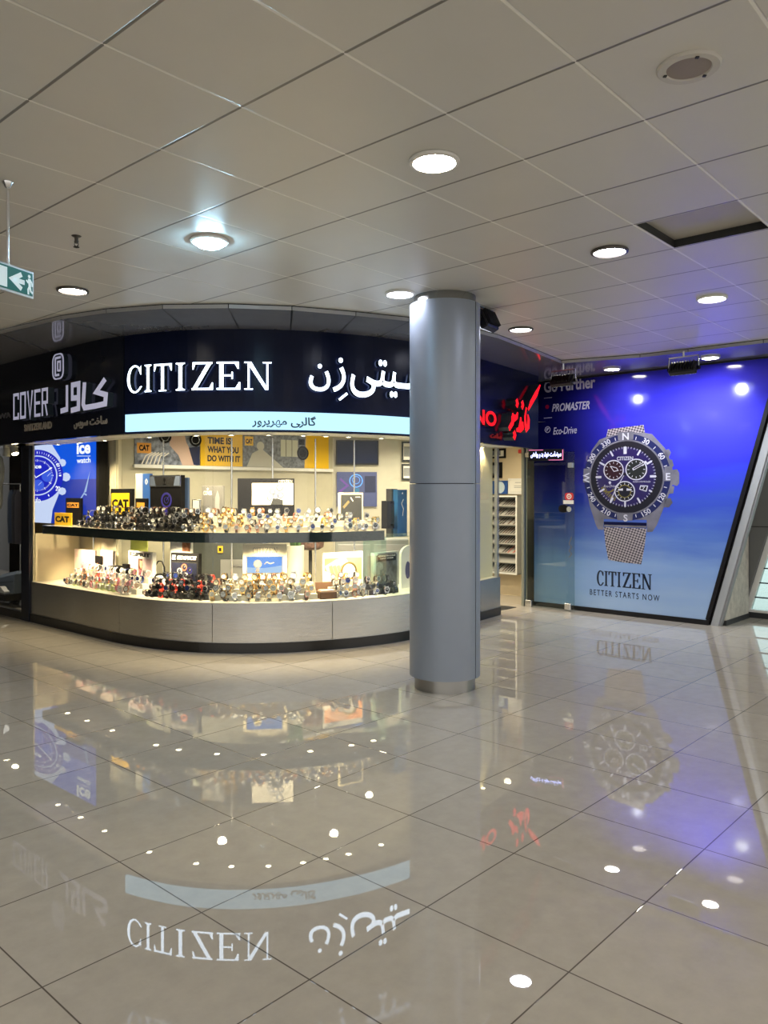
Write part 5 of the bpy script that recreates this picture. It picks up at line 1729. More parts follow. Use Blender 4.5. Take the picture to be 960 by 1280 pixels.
# -- lower level cards and stands
t, P, (a, b, z0, z1) = stand('display_card', 93, 687, 118.5, 722, -.50, CT, 'left pale pink photo card on the lower level', 'display card', mat('pink_card', (.82, .66, .60), .5))
deco(t, P, 'printed_text', lambda mb: (mb.text('SI', a + .04, a + .09, z1 - .10, z1 - .06, 0, .002), mb.stroke([(b - .07, z1 - .22), (b - .09, z1 - .13), (b - .05, z1 - .05), (b - .03, z1 - .13), (b - .05, z1 - .22)], .016, 0, .002)), mat('pink_ink', (.75, .42, .40), .5))
t, P, (a, b, z0, z1) = stand('display_card', 125.5, 688, 143, 725, -.48, CT, 'right pale pink card with faint lettering and black side', 'display card', [mat('pink_card_light', (.85, .72, .66), .5)], th_=.02)
deco(t, P, 'printed_text', lambda mb: (mb.text('ice', a + .03, a + .10, z1 - .10, z1 - .05, 0, .002), mb.box(b - .03, b, 0, .003, z0, z1 - .0, 1)), [bpy.data.materials['pink_ink'], M['black']])
t, P, (a, b, z0, z1) = stand('display_card', 118.5, 695, 125.5, 725, -.44, CT, 'small black upright card between the two pale pink cards', 'display card', M['black'])
deco(t, P, 'gold_print', lambda mb: mb.disc((a + b) / 2, z1 - .1, .02, 0, .002), M['gold'])
t, P, (a, b, z0, z1) = stand('gift_box', 138, 707.5, 148, 725, -.36, CT + .03, 'small black gift box with brown base left of the lettered stand', 'gift box', M['black'], th_=.08)
deco(t, P, 'brown_base', lambda mb: mb.box(a - .003, b + .003, 0, .003, z0, P.hit(143, 715.5)[1]), mat('brown_red', (.25, .06, .03), .5))
t, P, (a, b, z0, z1) = stand('gift_box', 152.8, 705, 158, 725, -.36, CT + .03, 'tiny black gift box right beside the lettered stand', 'gift box', M['black'], th_=.05)
t, P, (a, b, z0, z1) = stand('display_stand', 160.5, 689.5, 190.5, 735, -.44, CT, 'silver stand with cut out capital letters above a pink portrait', 'display stand', mat('stand_pale', (.68, .68, .66), .4), th_=.05)
deco(t, P, 'cut_lettering', lambda mb: mb.text('ESPRIT', a + .03, b - .04, z1 - .055, z1 - .012, 0, .003, bold=.05), M['dark_grey'])
def f(mb):
    zb_ = P.hit(175, 728)[1]
    mb.box(a + .01, b - .012, 0, .002, zb_, z1 - .075, 0); c = (a + b) / 2 + .01
    mb.prism([(c - .05, z1 - .08), (c + .04, z1 - .08), (c + .045, z1 - .15), (c + .015, z1 - .22), (c - .02, z1 - .25), (c - .05, z1 - .17)], .002, .003, 1)
    mb.prism([(c - .012, z1 - .10), (c + .04, z1 - .10), (c + .04, z1 - .17), (c + .01, z1 - .19), (c - .012, z1 - .16)], .003, .004, 2); mb.prism([(c - .1, zb_), (c + .11, zb_), (c + .09, z1 - .27), (c + .02, z1 - .22), (c - .07, z1 - .30)], .0025, .0035, 3)
deco(t, P, 'portrait_print', f, [mat('portrait_back', (.66, .52, .54), .5), mat('hair_print', (.14, .05, .04), .5), M['skin'], mat('dress_print', (.78, .60, .60), .5)])
t, P, (a, b, z0, z1) = stand('display_stand', 213.5, 691.5, 248.5, 738, -.40, CT, 'dark stand with white lettered black header and a framed picture of black watches', 'display stand', M['black'], th_=.05)
hz = P.hit(231, 702)[1]
deco(t, P, 'header_lettering', lambda mb: (mb.text('EDIFICE', a + .085, b - .03, hz + .022, hz + .058, 0, .003, bold=.03, shear=.2), mb.stroke([(a + .065, hz + .058), (a + .028, hz + .058), (a + .024, hz + .022), (a + .062, hz + .022)], .011, 0, .003), mb.bar(a + .026, hz + .04, a + .06, hz + .04, .010, 0, .003)), M['paper'])
def f(mb):
    zb_ = CT + .05
    mb.box(a + .01, b - .01, 0, .006, zb_, hz - .002, 0); mb.box(a + .022, b - .022, .006, .007, zb_, hz - .014, 1)
    c = (a + b) / 2
    for dx_, dz_, r, mi in ((-.06, -.10, .034, 2), (.0, -.06, .038, 3), (.07, -.09, .034, 4), (.02, -.15, .036, 2)):
        mb.ring(c + dx_, hz + dz_, r * .62, r, .007, .009, mi, 20); mb.bar(c + dx_, hz + dz_, c + dx_ + r * .4, hz + dz_ + r * .4, .005, .007, .009, 2)
deco(t, P, 'watch_picture', f, [M['silver'], mat('pic_dark', (.012, .014, .03), .3), M['grey'], mat('pic_red', (.35, .10, .06), .4), vi])
t, P, (a, b, z0, z1) = stand('display_card', 212.5, 674, 239, 735, -.56, CT, 'white card with brown photo rising behind the dark lettered stand', 'display card', M['white'])
deco(t, P, 'brown_photo', lambda mb: mb.box(a + (b - a) * .58, b - .015, 0, .002, P.hit(226, 689)[1], P.hit(226, 678)[1]), mat('brown_photo', (.35, .14, .07), .5, var=.5, vscale=30))
t, P, (a, b, z0, z1) = stand('lightbox', 303.5, 680, 358.5, 745, -.54, CT, 'cream lightbox with serif name over a bright blue landscape picture', 'lightbox', mat('cream_box', (.82, .76, .58), .45), th_=.06)
deco(t, P, 'serif_name', lambda mb: serif_word(mb, P.hit(316, 688)[0], P.hit(347, 688)[0], P.hit(330, 691.5)[1], P.hit(330, 684.5)[1], 0, .003), mat('name_grey', (.25, .24, .2), .4))
def f(mb):
    x0, x1, y0, y1 = P.rect(309, 696, 352.5, 716)
    mb.box(x0 - .008, x1 + .008, 0, .006, y0 - .008, y1 + .008, 3); mb.box(x0, x1, .006, .007, y0, y1, 0); mb.prism([(x0, y0), (x1, y0), (x1, y0 + (y1 - y0) * .45), ((x0 + x1) / 2, y0 + (y1 - y0) * .3), (x0, y0 + (y1 - y0) * .35)], .007, .008, 1)
    c = x0 + (x1 - x0) * .3; d = (y0 + y1) / 2 + .01
    mb.ring(c, d, .03, .045, .008, .010, 3, 24); mb.disc(c, d, .03, .008, .009, 2, 20); mb.box(c - .018, c + .018, .008, .009, y0 + .01, d - .045, 3)
    mb.stroke([(c + .07, d), (c + .10, d + .02), (c + .13, d), (c + .17, d + .015)], .006, .008, .009, 2)
deco(t, P, 'blue_picture', f, [emis('pic_sky', (.05, .28, .85), .9), emis('pic_snow', (.35, .6, .95), .8), mat('pic_dialgold', (.5, .42, .2), .4), M['silver']], label='backlit blue landscape with watch')
t, P, (a, b, z0, z1) = stand('display_board', 404.5, 690, 453.5, 742, -.48, CT, 'white board with large orange close-up of a wrist watch', 'display board', M['white'], th_=.03)
def f(mb):
    x0, x1, y0, y1 = P.rect(405.5, 697, 452.5, 735)
    mb.box(x0, x1, 0, .002, y0, y1, 0)
    w_, h2 = x1 - x0, y1 - y0
    q = lambda x, y: (x0 + w_ * x, y0 + h2 * y)
    mb.prism([q(0, .75), q(.3, .95), q(.55, 1), q(.8, .5), q(.75, .1), q(.45, 0), q(.2, .2)], .002, .003, 1)
    mb.prism([q(.0, 0), q(.45, 0), q(.2, .45), q(.0, .6)], .003, .0035, 4)
    for k in range(4):
        mb.bar(*q(.15 + .1 * k, .75), *q(.3 + .12 * k, .1), .04, .003, .004, 2)
    mb.ring(*q(.64, .55), .075, .10, .004, .007, 3, 28); mb.disc(*q(.64, .55), .075, .004, .006, 4, 24)
    mb.bar(*q(.64, .55), *q(.70, .66), .006, .006, .008, 3)
deco(t, P, 'wrist_photo', f, [mat('photo_orange', (.62, .25, .08), .5), M['skin'], mat('photo_leather', (.45, .22, .10), .5), M['gold'], M['paper']])
t, P, (a, b, z0, z1) = stand('display_stand', 467.5, 690, 498, 738, -.40, CT, 'grey stand with white lettered black header and dim portrait on the lower right', 'display stand', mat('stand_grey', (.30, .30, .29), .4), mat('dim_portrait', (.09, .09, .09), .4, var=.5, vscale=20), fw=.03, th_=.05)
def f(mb):
    mb.box(a + .06, b - .05, .002, .005, z1 - .10, z1 - .02, 0); mb.text('KENNETH COLE', a + .07, b - .06, z1 - .05, z1 - .03, .005, .006, 1); mb.text('NEW YORK', a + .10, b - .09, z1 - .075, z1 - .062, .005, .006, 1)
deco(t, P, 'header', f, [M['black'], M['paper']])
P = tangent_plane(509, -.36); a, b, z0, z1 = P.rect(501.5, 681, 526, 722)
t = thing('display_plate', P(((a + b) / 2, 0, CT)), 'white arched plate at the right end of the lower level', 'display plate')
mb = MB(P); mb.prism([(a, CT), (b, CT), (b, z1 - .1)] + [((a + b) / 2 + (b - a) / 2 * math.cos(i * PI / 10), z1 - .1 + .1 * math.sin(i * PI / 10)) for i in range(1, 10)] + [(a, z1 - .1)], -.03, 0); mb.build('plate', M['paper'], t)
mb = MB(P); mb.prism([(a + .09 + .05 * math.cos(i * .4) + .04, CT + .2 + .10 * math.sin(i * .4)) for i in range(16)], 0, .003); mb.build('oval_print', mat('violet_dark', (.06, .05, .15), .4), t)

# -- furniture of the shop seen below the shelf
p = px(282, 690, 9.35)
t = thing('service_counter', (p[0], p[1], 0), 'dark grey service counter inside the shop behind the lower display', 'counter')
mb = MB(); mb.bevbox(p[0] - .55, p[0] + .45, p[1] - .05, p[1] + .45, 0, 1.02, .01); mb.build('body', mat('counter_body', (.07, .08, .075), .4), t)
mb = MB(); mb.bevbox(p[0] - .58, p[0] + .48, p[1] - .09, p[1] + .48, 1.02, 1.06, .006); mb.build('top', M['dark_grey'], t)
mb = MB(); mb.bevbox(p[0] - .05, p[0] + .40, p[1] - .065, p[1] - .05, .45, .78, .005); dr = mb.build('drawer', M['grey'], t)
mb = MB(); mb.box(p[0] + .10, p[0] + .25, p[1] - .085, p[1] - .065, .70, .715); mb.build('handle', M['silver'], dr)
mb = MB(); mb.bevbox(p[0] - .08, p[0] - .02, p[1] - .075, p[1] - .05, .86, .94, .004); mb.box(p[0] - .065, p[0] - .035, p[1] - .078, p[1] - .075, .88, .92, 1); mb.build('yellow_tag', [M['yellow'], M['black']], t)
p = px(368.5, 700, 8.75)
t = thing('planter', (p[0], p[1], 0), 'tall white planter with green stems seen under the shelf', 'planter')
mb = MB(); mb.lathe([(.09, 0), (.095, .02), (.105, .95), (.105, .985), (.085, .985), (.085, .93)], p[0], p[1], 28); mb.build('pot', mat('pot_grey', (.60, .60, .56), .4), t)
mb = MB()
for k in range(9):
    an = k * 2.4; r0 = .05 * ((k % 3) / 3 + .3)
    x, y = p[0] + r0 * math.cos(an), p[1] + r0 * math.sin(an)
    mb.tube([(x, y, .93), (x + .02 * math.cos(an), y + .02 * math.sin(an), 1.1), (x + .07 * math.cos(an), y + .07 * math.sin(an), 1.30)], [.014, .013, .006], 8)
mb.build('stems', M['green'], t)
p = px(388, 690, 9.0)
t = thing('stool', (p[0], p[1], 0), 'brown patterned round stool seat on a thin stand beyond the planter', 'stool')
mb = MB(); mb.lathe([(.10, .92), (.15, .95), (.16, 1.02), (.14, 1.07), (.001, 1.09)], p[0], p[1], 24); mb.build('seat', mat('seat_brown', (.12, .07, .06), .6, var=.6, vscale=40), t)
mb = MB(); mb.lathe([(.16, 0), (.16, .02), (.02, .04), (.02, .92)], p[0], p[1], 20); mb.build('pedestal', M['dark_grey'], t)
p = px(465, 690, 9.6)
t = thing('cabinet', (p[0], p[1], 0), 'grey cabinet inside the shop behind the right end of the lower display', 'cabinet')
mb = MB(); mb.bevbox(p[0] - .45, p[0] + .45, p[1], p[1] + .4, 0, 1.0, .01); mb.build('body', mat('cab_grey', (.22, .24, .24), .4), t)
mb = MB(); mb.bevbox(p[0] - .42, p[0] - .02, p[1] - .015, p[1], .1, .94, .005); mb.build('door', M['grey'], t)
mb = MB(); mb.bevbox(p[0] + .02, p[0] + .42, p[1] - .015, p[1], .1, .94, .005); mb.build('door', M['grey'], t)
p = px(178, 690, 9.2)
t = thing('wall_panel', (p[0], p[1], 0), 'lime green panel standing behind the silver lettered stand', 'panel')
mb = MB(); mb.bevbox(p[0] - .14, p[0] + .06, p[1], p[1] + .03, 0, 1.15, .005); mb.build('board', M['lime'], t)  # plain board in one even lime green
p = BASE((BASE.s_at_u(200, -.52), -.52, 0))
t = thing('handbag', (p[0], p[1], CT), 'black strappy handbag between the two lettered stands', 'handbag')
mb = MB()
vs = []
mb.lathe([(.07, CT), (.085, CT + .02), (.075, CT + .14), (.05, CT + .19), (.001, CT + .20)], p[0], p[1], 20); mb.build('bag', M['black'], t)
mb = MB(); mb.tube([(p[0] - .05, p[1], CT + .17), (p[0] - .05, p[1], CT + .28), (p[0] - .02, p[1], CT + .33), (p[0] + .02, p[1], CT + .33), (p[0] + .05, p[1], CT + .26), (p[0] + .05, p[1], CT + .17)], .008, 8); mb.build('handle', M['black'], t)
p = BASE((BASE.s_at_u(197, -.30), -.30, 0))
t = thing('price_stand', (p[0], p[1], CT + .10), 'white tent shaped price stand in front of the black handbag', 'price stand')
mb = MB(tangent_plane(197, -.30)); mb.prism([(-.10, CT + .10), (.09, CT + .10), (.05, CT + .20), (-.02, CT + .20)], -.05, 0); mb.build('tent', M['paper'], t)
mb = MB(tangent_plane(197, -.30)); mb.bar(-.03, CT + .14, .03, CT + .16, .016, 0, .002); mb.build('tent_print', M['dark_grey'], t)
p = BASE((BASE.s_at_u(411, -.14), -.14, 0))
t = thing('watch_case', (p[0], p[1], CT), 'open dark brown watch case standing at the front edge of the lower level', 'watch case')
TP = tangent_plane(411, -.14)
mb = MB(TP); mb.bevbox(-.09, .09, -.14, 0, CT, CT + .075, .006); mb.build('case_body', M['brown'], t)
mb = MB(TP); mb.add([(-.09, -.14, CT + .075), (.09, -.14, CT + .075), (.09, -.165, CT + .155), (-.09, -.165, CT + .155), (-.09, -.15, CT + .075), (.09, -.15, CT + .075), (.09, -.175, CT + .155), (-.09, -.175, CT + .155)], [(0, 1, 2, 3), (7, 6, 5, 4), (3, 2, 6, 7), (0, 3, 7, 4), (1, 5, 6, 2)]); mb.build('case_lid', M['brown'], t)
mb = MB(TP); mb.box(-.075, .075, -.125, -.015, CT + .075, CT + .085); mb.build('cushion', mat('cushion', (.6, .45, .36), .6), t)
p = BASE((BASE.s_at_u(332, -.10), -.10, 0))
TP = tangent_plane(332, -.10)
t = thing('name_plate', (p[0], p[1], CT), 'cream name plate with dark serif letters at the front of the lower level', 'name plate')
mb = MB(TP); mb.add([(-.16, 0, CT), (.14, 0, CT), (.14, -.02, CT + .035), (-.16, -.02, CT + .035), (-.16, -.04, CT), (.14, -.04, CT)], [(0, 1, 2, 3), (3, 2, 5, 4), (0, 3, 4), (1, 5, 2), (0, 4, 5, 1)]); mb.build('plate', M['cream'], t)
mb = MB(lambda q: TP((q[0], -.001 - (q[2] - CT) * .55 + q[1], q[2]))); serif_word(mb, -.10, .06, CT + .008, CT + .027, 0, .003); mb.build('serif_name', M['ink'], t)

# ------------------------------------------------------------------ watches on stepped risers
def sweep_band(mb, rx, rz, w, th_, cz, seg=22, flat=1.0):
    vs, fs = [], []
    for i in range(seg):
        a = 2 * PI * i / seg
        for (e, s) in ((0, -1), (0, 1), (th_, 1), (th_, -1)):
            vs.append((s * w / 2, -(rx - e) * math.sin(a) * -1 * -1, cz + (rz - e) * math.cos(a)))
    for i in range(seg):
        A, B = 4 * i, 4 * ((i + 1) % seg)
        for q in range(4):
            fs.append((A + q, A + (q + 1) % 4, B + (q + 1) % 4, B + q))
    mb.add(vs, fs)


def ydisc(mb, r, y0, y1, cz, seg=20, mi=0, cx=0.):
    mb.prism([(cx + r * math.cos(2 * PI * i / seg), cz + r * math.sin(2 * PI * i / seg)) for i in range(seg)], y0, y1, mi)


W_MATS = {
    'silver': (M['silver'], M['silver']), 'gold': (M['gold'], M['gold']), 'rose': (M['rosegold'], M['rosegold']), 'black': (M['black_metal'], M['black_metal']),
    'white': (mat('white_plastic', (.85, .83, .80), .3), None), 'pink': (mat('pink_plastic', (.85, .35, .45), .35), None), 'steelblue': (M['silver'], None),
}
LEATHER = {'black leather': mat('leather_black', (.012, .011, .011), .4), 'brown leather': mat('leather_brown', (.12, .055, .025), .5), 'white': W_MATS['white'][0], 'cream leather': mat('leather_cream', (.75, .66, .50), .5),
           'steel': M['silver'], 'gold': M['gold'], 'rose gold': M['rosegold'], 'black steel': M['black_metal'], 'pink': W_MATS['pink'][0], 'blue': mat('strap_blue', (.03, .06, .22), .45), 'red': mat('strap_bright_red', (.6, .05, .03), .4), 'yellow': mat('strap_yellow', (.8, .62, .05), .4), 'green': mat('strap_lime', (.45, .6, .15), .4)}
DIAL = {'white': mat('dial_white', (.85, .84, .80), .2, coat=.6), 'black': mat('dial_black', (.01, .01, .012), .15, coat=.8), 'blue': mat('dial_blue', (.02, .04, .2), .15, coat=.8), 'cream': mat('dial_cream', (.8, .72, .52), .2, coat=.6), 'grey': mat('dial_grey', (.25, .25, .26), .2, coat=.6), 'pink': mat('dial_pink', (.8, .5, .5), .2, coat=.6)}
CASE = {'silver': M['silver'], 'gold': M['gold'], 'rose gold': M['rosegold'], 'black': M['black_metal'], 'white': W_MATS['white'][0], 'pink': W_MATS['pink'][0]}
shapes = {}
for big in (0, 1):
    r = .020 + .004 * big
    mb = MB(); sweep_band(mb, .030, .036, r * 1.05, .004, .036); strap_me = mb.build('strap', M['silver'], origin=(0, 0, 0))
    mb = MB(); ydisc(mb, r, -.040, -.029, .044); mb.ring(0, .044, r * .82, r * 1.0, -.043, -.040, 0, 20); mb.box(r * .95, r * 1.2, -.037, -.032, .041, .047)
    for sx in (-1, 1):
        mb.box(sx * r * .55 - .003, sx * r * .55 + .003, -.039, -.028, .044 - r * 1.2, .044 + r * 1.2)
    case_me = mb.build('case', M['silver'], origin=(0, 0, 0))
    mb = MB(); ydisc(mb, r * .82, -.0412, -.040, .044, 20, 0)
    mb.bar(0, .044, r * .45, .044 + r * .35, .002, -.0412, -.0418, 1); mb.bar(0, .044, -r * .3, .044 + r * .3, .0025, -.0412, -.0418, 1)
    for k in range(12):
        a = k * PI / 6; mb.bar(r * .62 * math.sin(a), .044 + r * .62 * math.cos(a), r * .76 * math.sin(a), .044 + r * .76 * math.cos(a), .0022, -.0412, -.0416, 1)
    dial_me = mb.build('dial', [M['paper'], M['black']], origin=(0, 0, 0))
    shapes[big] = (strap_me, case_me, dial_me)
protos = {}


def watch_proto(case, dial, strap, big):
    k = (case, dial, strap, big)
    if k in protos:
        return protos[k]
    out = []
    for src, m in zip(shapes[big], (LEATHER[strap], CASE[case], DIAL[dial])):
        me = src.data.copy(); me.materials[0] = m
        if src is shapes[big][2] and dial in ('black', 'blue'):
            me.materials[1] = M['silver']
        out.append(me)
    protos[k] = out
    return out


NW = 0


def place_watch(loc, rz, tilt, sc, style, big, phrase, grp):
    global NW
    case, dial, strap = style
    mes = watch_proto(case, dial, strap, big)
    r = bpy.data.objects.new('wrist_watch', None); r.empty_display_size = .02
    COL.objects.link(r)
    r.location = loc; r.rotation_euler = (tilt, 0, rz); r.scale = (sc, sc, sc)
    tag(r, '%s watch, %s dial, %s strap, %s' % (case, dial, strap, phrase), 'watch', '%s %s %s watches %s' % (case, dial, strap, grp))
    up_ = r
    for nm, me in zip(('strap', 'case', 'dial'), mes):
        c = bpy.data.objects.new(nm, me); COL.objects.link(c)
        c.parent = up_ if nm == 'dial' else r
        if nm == 'case':
            up_ = c
    NW += 1


SIL = [('silver', 'white', 'steel'), ('silver', 'black', 'steel'), ('silver', 'blue', 'steel'), ('gold', 'white', 'gold'), ('silver', 'white', 'black leather'), ('rose gold', 'white', 'rose gold')]
DARK = [('silver', 'black', 'black leather'), ('black', 'black', 'black leather'), ('silver', 'black', 'steel'), ('silver', 'white', 'brown leather'), ('black', 'white', 'steel')]
CREAM = [('gold', 'cream', 'gold'), ('silver', 'white', 'cream leather'), ('gold', 'white', 'cream leather'), ('silver', 'white', 'steel'), ('gold', 'white', 'black leather'), ('rose gold', 'cream', 'brown leather')]
COLR = [('white', 'white', 'white'), ('pink', 'pink', 'pink'), ('silver', 'white', 'black leather'), ('white', 'blue', 'blue'), ('white', 'white', 'red'), ('white', 'white', 'green'), ('silver', 'grey', 'white'), ('rose gold', 'white', 'white')]
SPORT = [('black', 'black', 'black leather'), ('silver', 'black', 'black steel'), ('black', 'grey', 'black steel'), ('silver', 'blue', 'steel'), ('black', 'black', 'red')]
cream_step = mat('riser_cream', (.80, .76, .62), .4)
dark_step = mat('riser_dark', (.03, .03, .032), .3)
zones = [
    # level, u0, u1, styles, rows, spacing, riser, phrase, skip-tests
    (SH, 84, 146, DARK, 4, .115, dark_step, 'upper shelf beside the yellow cards', 'upper shelf left', 'dark stepped riser on the upper shelf beside the yellow cards'),
    (SH, 150, 228, DARK, 4, .105, dark_step, 'upper shelf before the silver headed stand', 'upper shelf second', 'dark stepped riser on the upper shelf before the silver headed stand'),
    (SH, 231, 300, CREAM, 4, .10, cream_step, 'upper shelf under the yellow slogan', 'upper shelf third', 'cream stepped riser on the upper shelf under the yellow slogan'),
    (SH, 303, 368, SIL, 4, .10, cream_step, 'upper shelf before the large black board', 'upper shelf fourth', 'cream stepped riser on the upper shelf before the large black board'),
    (SH, 371, 432, SIL, 4, .105, cream_step, 'upper shelf right of the large black board', 'upper shelf fifth', 'cream stepped riser right of the large black board'),
    (SH, 436, 486, SIL, 3, .11, cream_step, 'upper shelf by the cream framed card', 'upper shelf sixth', 'cream stepped riser on the upper shelf by the cream framed card'),
    (CT, 66, 150, COLR, 4, .10, cream_step, 'lower level before the pale pink cards', 'lower level left', 'cream stepped riser on the lower level before the pink cards'),
    (CT, 166, 248, SPORT, 4, .10, dark_step, 'lower level before the dark lettered stand', 'lower level second', 'dark stepped riser on the lower level before the dark lettered stand'),
    (CT, 255, 302, CREAM, 4, .105, cream_step, 'lower level left of the cream lightbox', 'lower level third', 'cream stepped riser left of the cream lightbox'),
    (CT, 305, 360, CREAM, 4, .10, cream_step, 'lower level before the cream lightbox', 'lower level fourth', 'cream stepped riser before the cream lightbox'),
    (CT, 363, 400, CREAM, 4, .10, cream_step, 'lower level left of the brown watch case', 'lower level fifth', 'cream stepped riser left of the brown watch case'),
    (CT, 425, 470, SIL, 4, .10, cream_step, 'lower level before the orange wrist picture', 'lower level sixth', 'cream stepped riser before the orange wrist picture'),
    (CT, 474, 512, SPORT[:4], 3, .12, dark_step, 'lower level before the grey portrait stand', 'lower level seventh', 'dark stepped riser on the lower level before the grey stand'),
]
step_h, row_d = .052, .075
for z, u0, u1, styles, rows, spc, rm, phrase, grp, rlab in zones:
    s0, s1 = S(u0), S(u1)
    nf = -.145
    mb = MB(BASE)
    for r in range(1, rows):
        BASE.strip(mb, s0 - .03, s1 + .03, nf - row_d * (r + .5), nf - row_d * (r - .5), z, z + step_h * r)
    tag(mb.build('display_riser', rm), rlab, 'riser')
    for r in range(rows):
        n = nf - row_d * r
        k = max(2, int((s1 - s0) / spc))
        for i in range(k):
            s = s0 + (s1 - s0) * (i + .5 + .35 * (r % 2 - .5)) / k + random.uniform(-.015, .015)
            if rows == 3 and random.random() < .04:
                continue
            p, nr = BASE.at(s)
            q = p + nr * (n + random.uniform(-.008, .008))
            rz = math.atan2(nr[1], nr[0]) + PI / 2 + random.uniform(-.45, .45)
            style = random.choice(styles)
            place_watch((q[0], q[1], z + step_h * r + .001), rz, random.uniform(-.18, -.02), random.uniform(1.05, 1.3) * (1.18 if z == CT and 250 < u0 < 400 else 1.0), style, random.random() < .5, phrase, grp)
for tri in shapes.values():
    for o in tri:
        bpy.data.objects.remove(o, do_unlink=True)
print('WATCHES', NW)

# ------------------------------------------------------------------ the next shop at the left edge
NB = BASE
mb = MB(BASE); BASE.strip(mb, -8, S(28), -2.6, -2.5, 0, 3.1); struct(mb.build('wall_neighbour', M['dark_wall']))
t0 = BASE((S(27) - .1, -.6, 2.05))
t = thing('track_spotlight', BASE((S(10), -.30, 1.98)), 'white track rail with two white spotlight heads in the next shop', 'track light')
TPn = tangent_plane(12, -.30)
a, zt2 = TPn.hit(-12, 553.5); b, _ = TPn.hit(18, 552)
mb = MB(TPn); mb.bevbox(a, b, -.02, .02, zt2 - .02, zt2 + .01, .003); mb.tube([(a + .05, 0, zt2), (a + .05, 0, 2.55)], .006, 8); mb.build('rail', M['white'], t)
for u, v, tl in ((8.5, 563, .15), (17.5, 561, -.5)):
    s, z = TPn.hit(u, v)
    R = Matrix.Rotation(tl, 3, 'Y'); c = Vector((s, 0, z))
    xf = lambda q, R=R, c=c: TPn(tuple(c + R @ Vector(q)))
    mb = MB(xf); mb.lathe([(.045, -.08), (.047, -.075), (.047, .06), (.035, .07), (.001, .07)], 0, 0, 20, cap=False); hd = mb.build('lamp_head', M['white'], t)
    mb = MB(xf); mb.lathe([(.0005, -.07), (.043, -.072)], 0, 0, 16, cap=False); mb.build('lens', M['spot_lens'], hd)
    mb = MB(xf); mb.tube([(0, 0, .07), (0, 0, .09)], .008, 8); mb.build('neck', M['white'], hd)
spot('track_beam', TPn((TPn.hit(8, 568)[0], .05, 1.95)), TPn((TPn.hit(4, 568)[0], -.6, .9)), 60, 1.4, .6, (1, .9, .75))
TS = tangent_plane(4, -.75)
s, _ = TS.hit(-4, 600)
t = thing('hanging_shirt', TS((s, 0, 1.45)), 'pale white shirt hanging at the very edge of the next shop window', 'shirt')
zt3 = TS.hit(0, 568)[1]; zb3 = TS.hit(0, 636)[1]
vs, fs = [], []
N = 20
prof = [(.10, .05, zb3), (.13, .07, zb3 + .15), (.12, .075, zb3 + .35), (.13, .07, zt3 - .10), (.10, .05, zt3 - .03), (.03, .03, zt3)]
for rx, ry, z in prof:
    for i in range(N):
        an = 2 * PI * i / N
        w_ = 1 + .08 * math.sin(an * 5 + z * 9)
        vs.append((s + rx * w_ * math.cos(an), ry * w_ * math.sin(an), z))
for j in range(len(prof) - 1):
    for i in range(N):
        fs.append((j * N + i, j * N + (i + 1) % N, (j + 1) * N + (i + 1) % N, (j + 1) * N + i))
mb = MB(TS); mb.add(vs, fs, 0, True); mb.build('shirt_body', mat('shirt_cloth', (.55, .58, .62), .8, bump=.3, bscale=25), t)
mb = MB(TS)
for sx in (-1, 1):
    mb.tube([(s + sx * .10, 0, zt3 - .06), (s + sx * .155, 0, zt3 - .22), (s + sx * .165, .01, zt3 - .42)], [.045, .05, .04], 12)
mb.build('sleeves', bpy.data.materials['shirt_cloth'], t)
mb = MB(TS); mb.tube([(s, 0, zt3 - .01), (s, 0, 2.5)], .004, 6); mb.build('hanger_wire', M['silver'], t)
p0 = Vector(BASE((S(33), -.06, 0))[:2]); PT = Plane(p0, p0)
mb = MB(PT); mb.box(0, 3.0, -.03, .03, 0, 2.55); struct(mb.build('wall_party', [M['cream'], M['dark_wall']]))
# low display table of the next shop with bags on it
TB = tangent_plane(10, -.45)
s0, s1 = TB.hit(-40, 740)[0], TB.hit(27, 740)[0] - .03
mb = MB(TB); mb.bevbox(s0, s1, -.40, .22, .10, .20, .01); tag(mb.build('window_plinth', M['black']), 'low black display plinth in the next shop window', 'plinth')
sb0, sz0 = TB.hit(2, 745); sb1, _ = TB.hit(26, 745)
t = thing('travel_bag', TB(((sb0 + sb1) / 2, 0, .20)), 'blue-grey soft travel bag on the low plinth of the next shop', 'bag')
mb = MB(TB); mb.add([(sb0, -.12, .20), (sb1, -.12, .20), (sb1, .10, .20), (sb0, .10, .20), (sb0 + .02, -.10, .36), (sb1 - .02, -.10, .46), (sb1 - .02, .07, .46), (sb0 + .02, .07, .36), (sb0 + .08, -.06, .42), (sb1 - .05, -.06, .50), (sb1 - .05, .03, .50), (sb0 + .08, .03, .42)],
                       [(3, 2, 1, 0), (0, 1, 5, 4), (1, 2, 6, 5), (2, 3, 7, 6), (3, 0, 4, 7), (4, 5, 9, 8), (5, 6, 10, 9), (6, 7, 11, 10), (7, 4, 8, 11), (8, 9, 10, 11)]); mb.build('bag_body', mat('bag_cloth', (.10, .13, .18), .7, bump=.2), t)
mb = MB(TB); mb.bar(sb0 + .05, .30, sb1 - .05, .36, .02, .085, .10); mb.build('bag_flap', mat('bag_dark', (.05, .07, .10), .6), t)
s, z = TB.hit(3, 745)
t = thing('shoe', TB((s - .05, .13, .20)), 'dark shoe with orange side stripe at the edge of the next shop window', 'shoe')
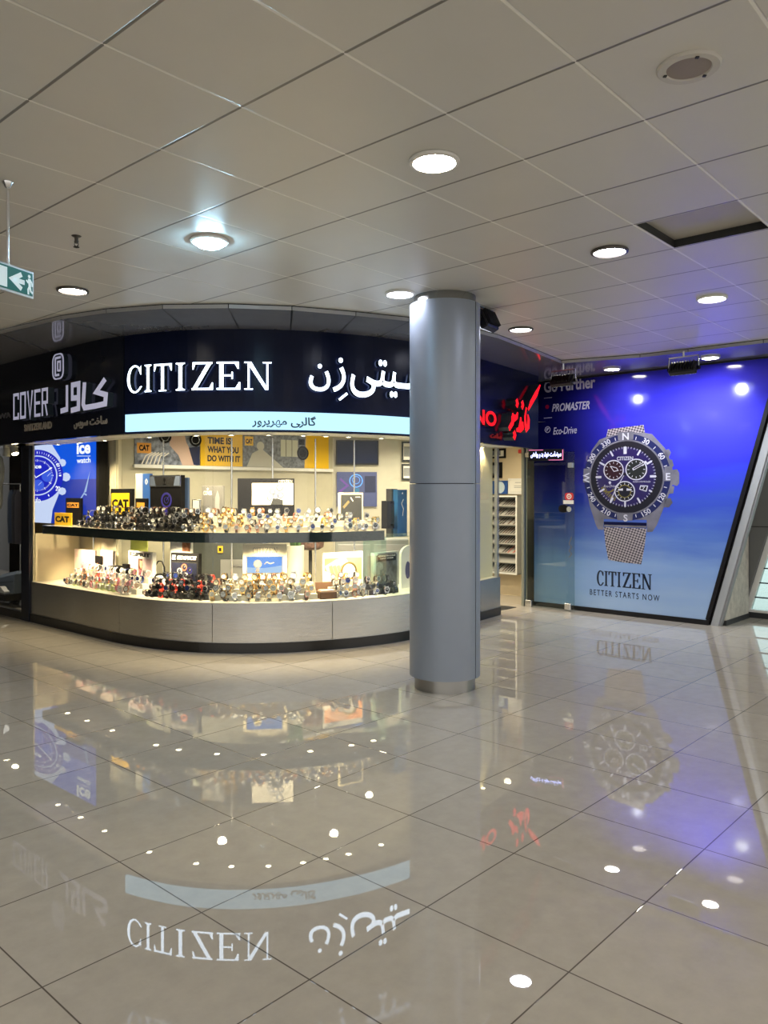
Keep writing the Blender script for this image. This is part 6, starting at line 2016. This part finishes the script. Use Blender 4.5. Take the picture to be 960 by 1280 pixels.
mb = MB(TB); mb.prism([(s - .2, .20), (s + .05, .20), (s + .06, .24), (s - .02, .26), (s - .08, .31), (s - .18, .32), (s - .2, .26)], .10, .19); mb.build('upper', M['dark_grey'], t)
mb = MB(TB); mb.bar(s - .10, .23, s + .0, .27, .02, .19, .193); mb.bar(s - .12, .24, s - .03, .28, .02, .19, .193); mb.build('stripe', M['orange'], t)
s, z = TB.hit(18, 752)
t = thing('shoe', TB((s, .15, .20)), 'small white shoe lying in front of the blue-grey travel bag', 'shoe')
mb = MB(TB); mb.prism([(s - .07, .20), (s + .10, .20), (s + .11, .225), (s + .04, .25), (s - .01, .28), (s - .06, .285), (s - .075, .24)], .11, .18); mb.build('upper', M['paper'], t)
mb = MB(TB); mb.box(s - .072, s + .11, .105, .185, .195, .207); mb.build('sole', M['grey'], t)
# dim garments on a rail further in
for k, (u, c) in enumerate(((15, (.03, .05, .09)), (20, (.02, .02, .03)), (24, (.06, .05, .06)))):
    GP = tangent_plane(u, -1.6)
    s, zc = GP.hit(u, 640)
    mb = MB(GP)
    vs, fs = [], []
    prof = [(.10, .05, .7), (.12, .06, 1.1), (.11, .055, 1.5), (.03, .03, 1.62)]
    for rx, ry, z in prof:
        for i in range(N):
            an = 2 * PI * i / N; vs.append((s + rx * math.cos(an) * (1 + .1 * math.sin(4 * an)), ry * math.sin(an), z))
    for j in range(3):
        for i in range(N):
            fs.append((j * N + i, j * N + (i + 1) % N, (j + 1) * N + (i + 1) % N, (j + 1) * N + i))
    mb.add(vs, fs, 0, True); mb.tube([(s, 0, 1.60), (s, 0, 1.72)], .004, 6)
    tag(mb.build('garment', mat('garment_%d' % k, c, .8, bump=.3, bscale=20)), ('dim navy garment on the rail deep in the next shop', 'black garment, middle one on the rail of the next shop', 'dim mauve-grey garment nearest the black post in the next shop')[k], 'garment')
GP = tangent_plane(20, -1.6); a = GP.hit(-10, 600)[0]; b = GP.hit(27, 600)[0]
mb = MB(GP); mb.tube([(a, 0, 1.72), (b, 0, 1.72)], .012, 8); mb.tube([(b - .05, 0, 0), (b - .05, 0, 1.72)], .012, 8); tag(mb.build('garment_rail', M['silver']), 'thin metal garment rail inside the next shop', 'rail')
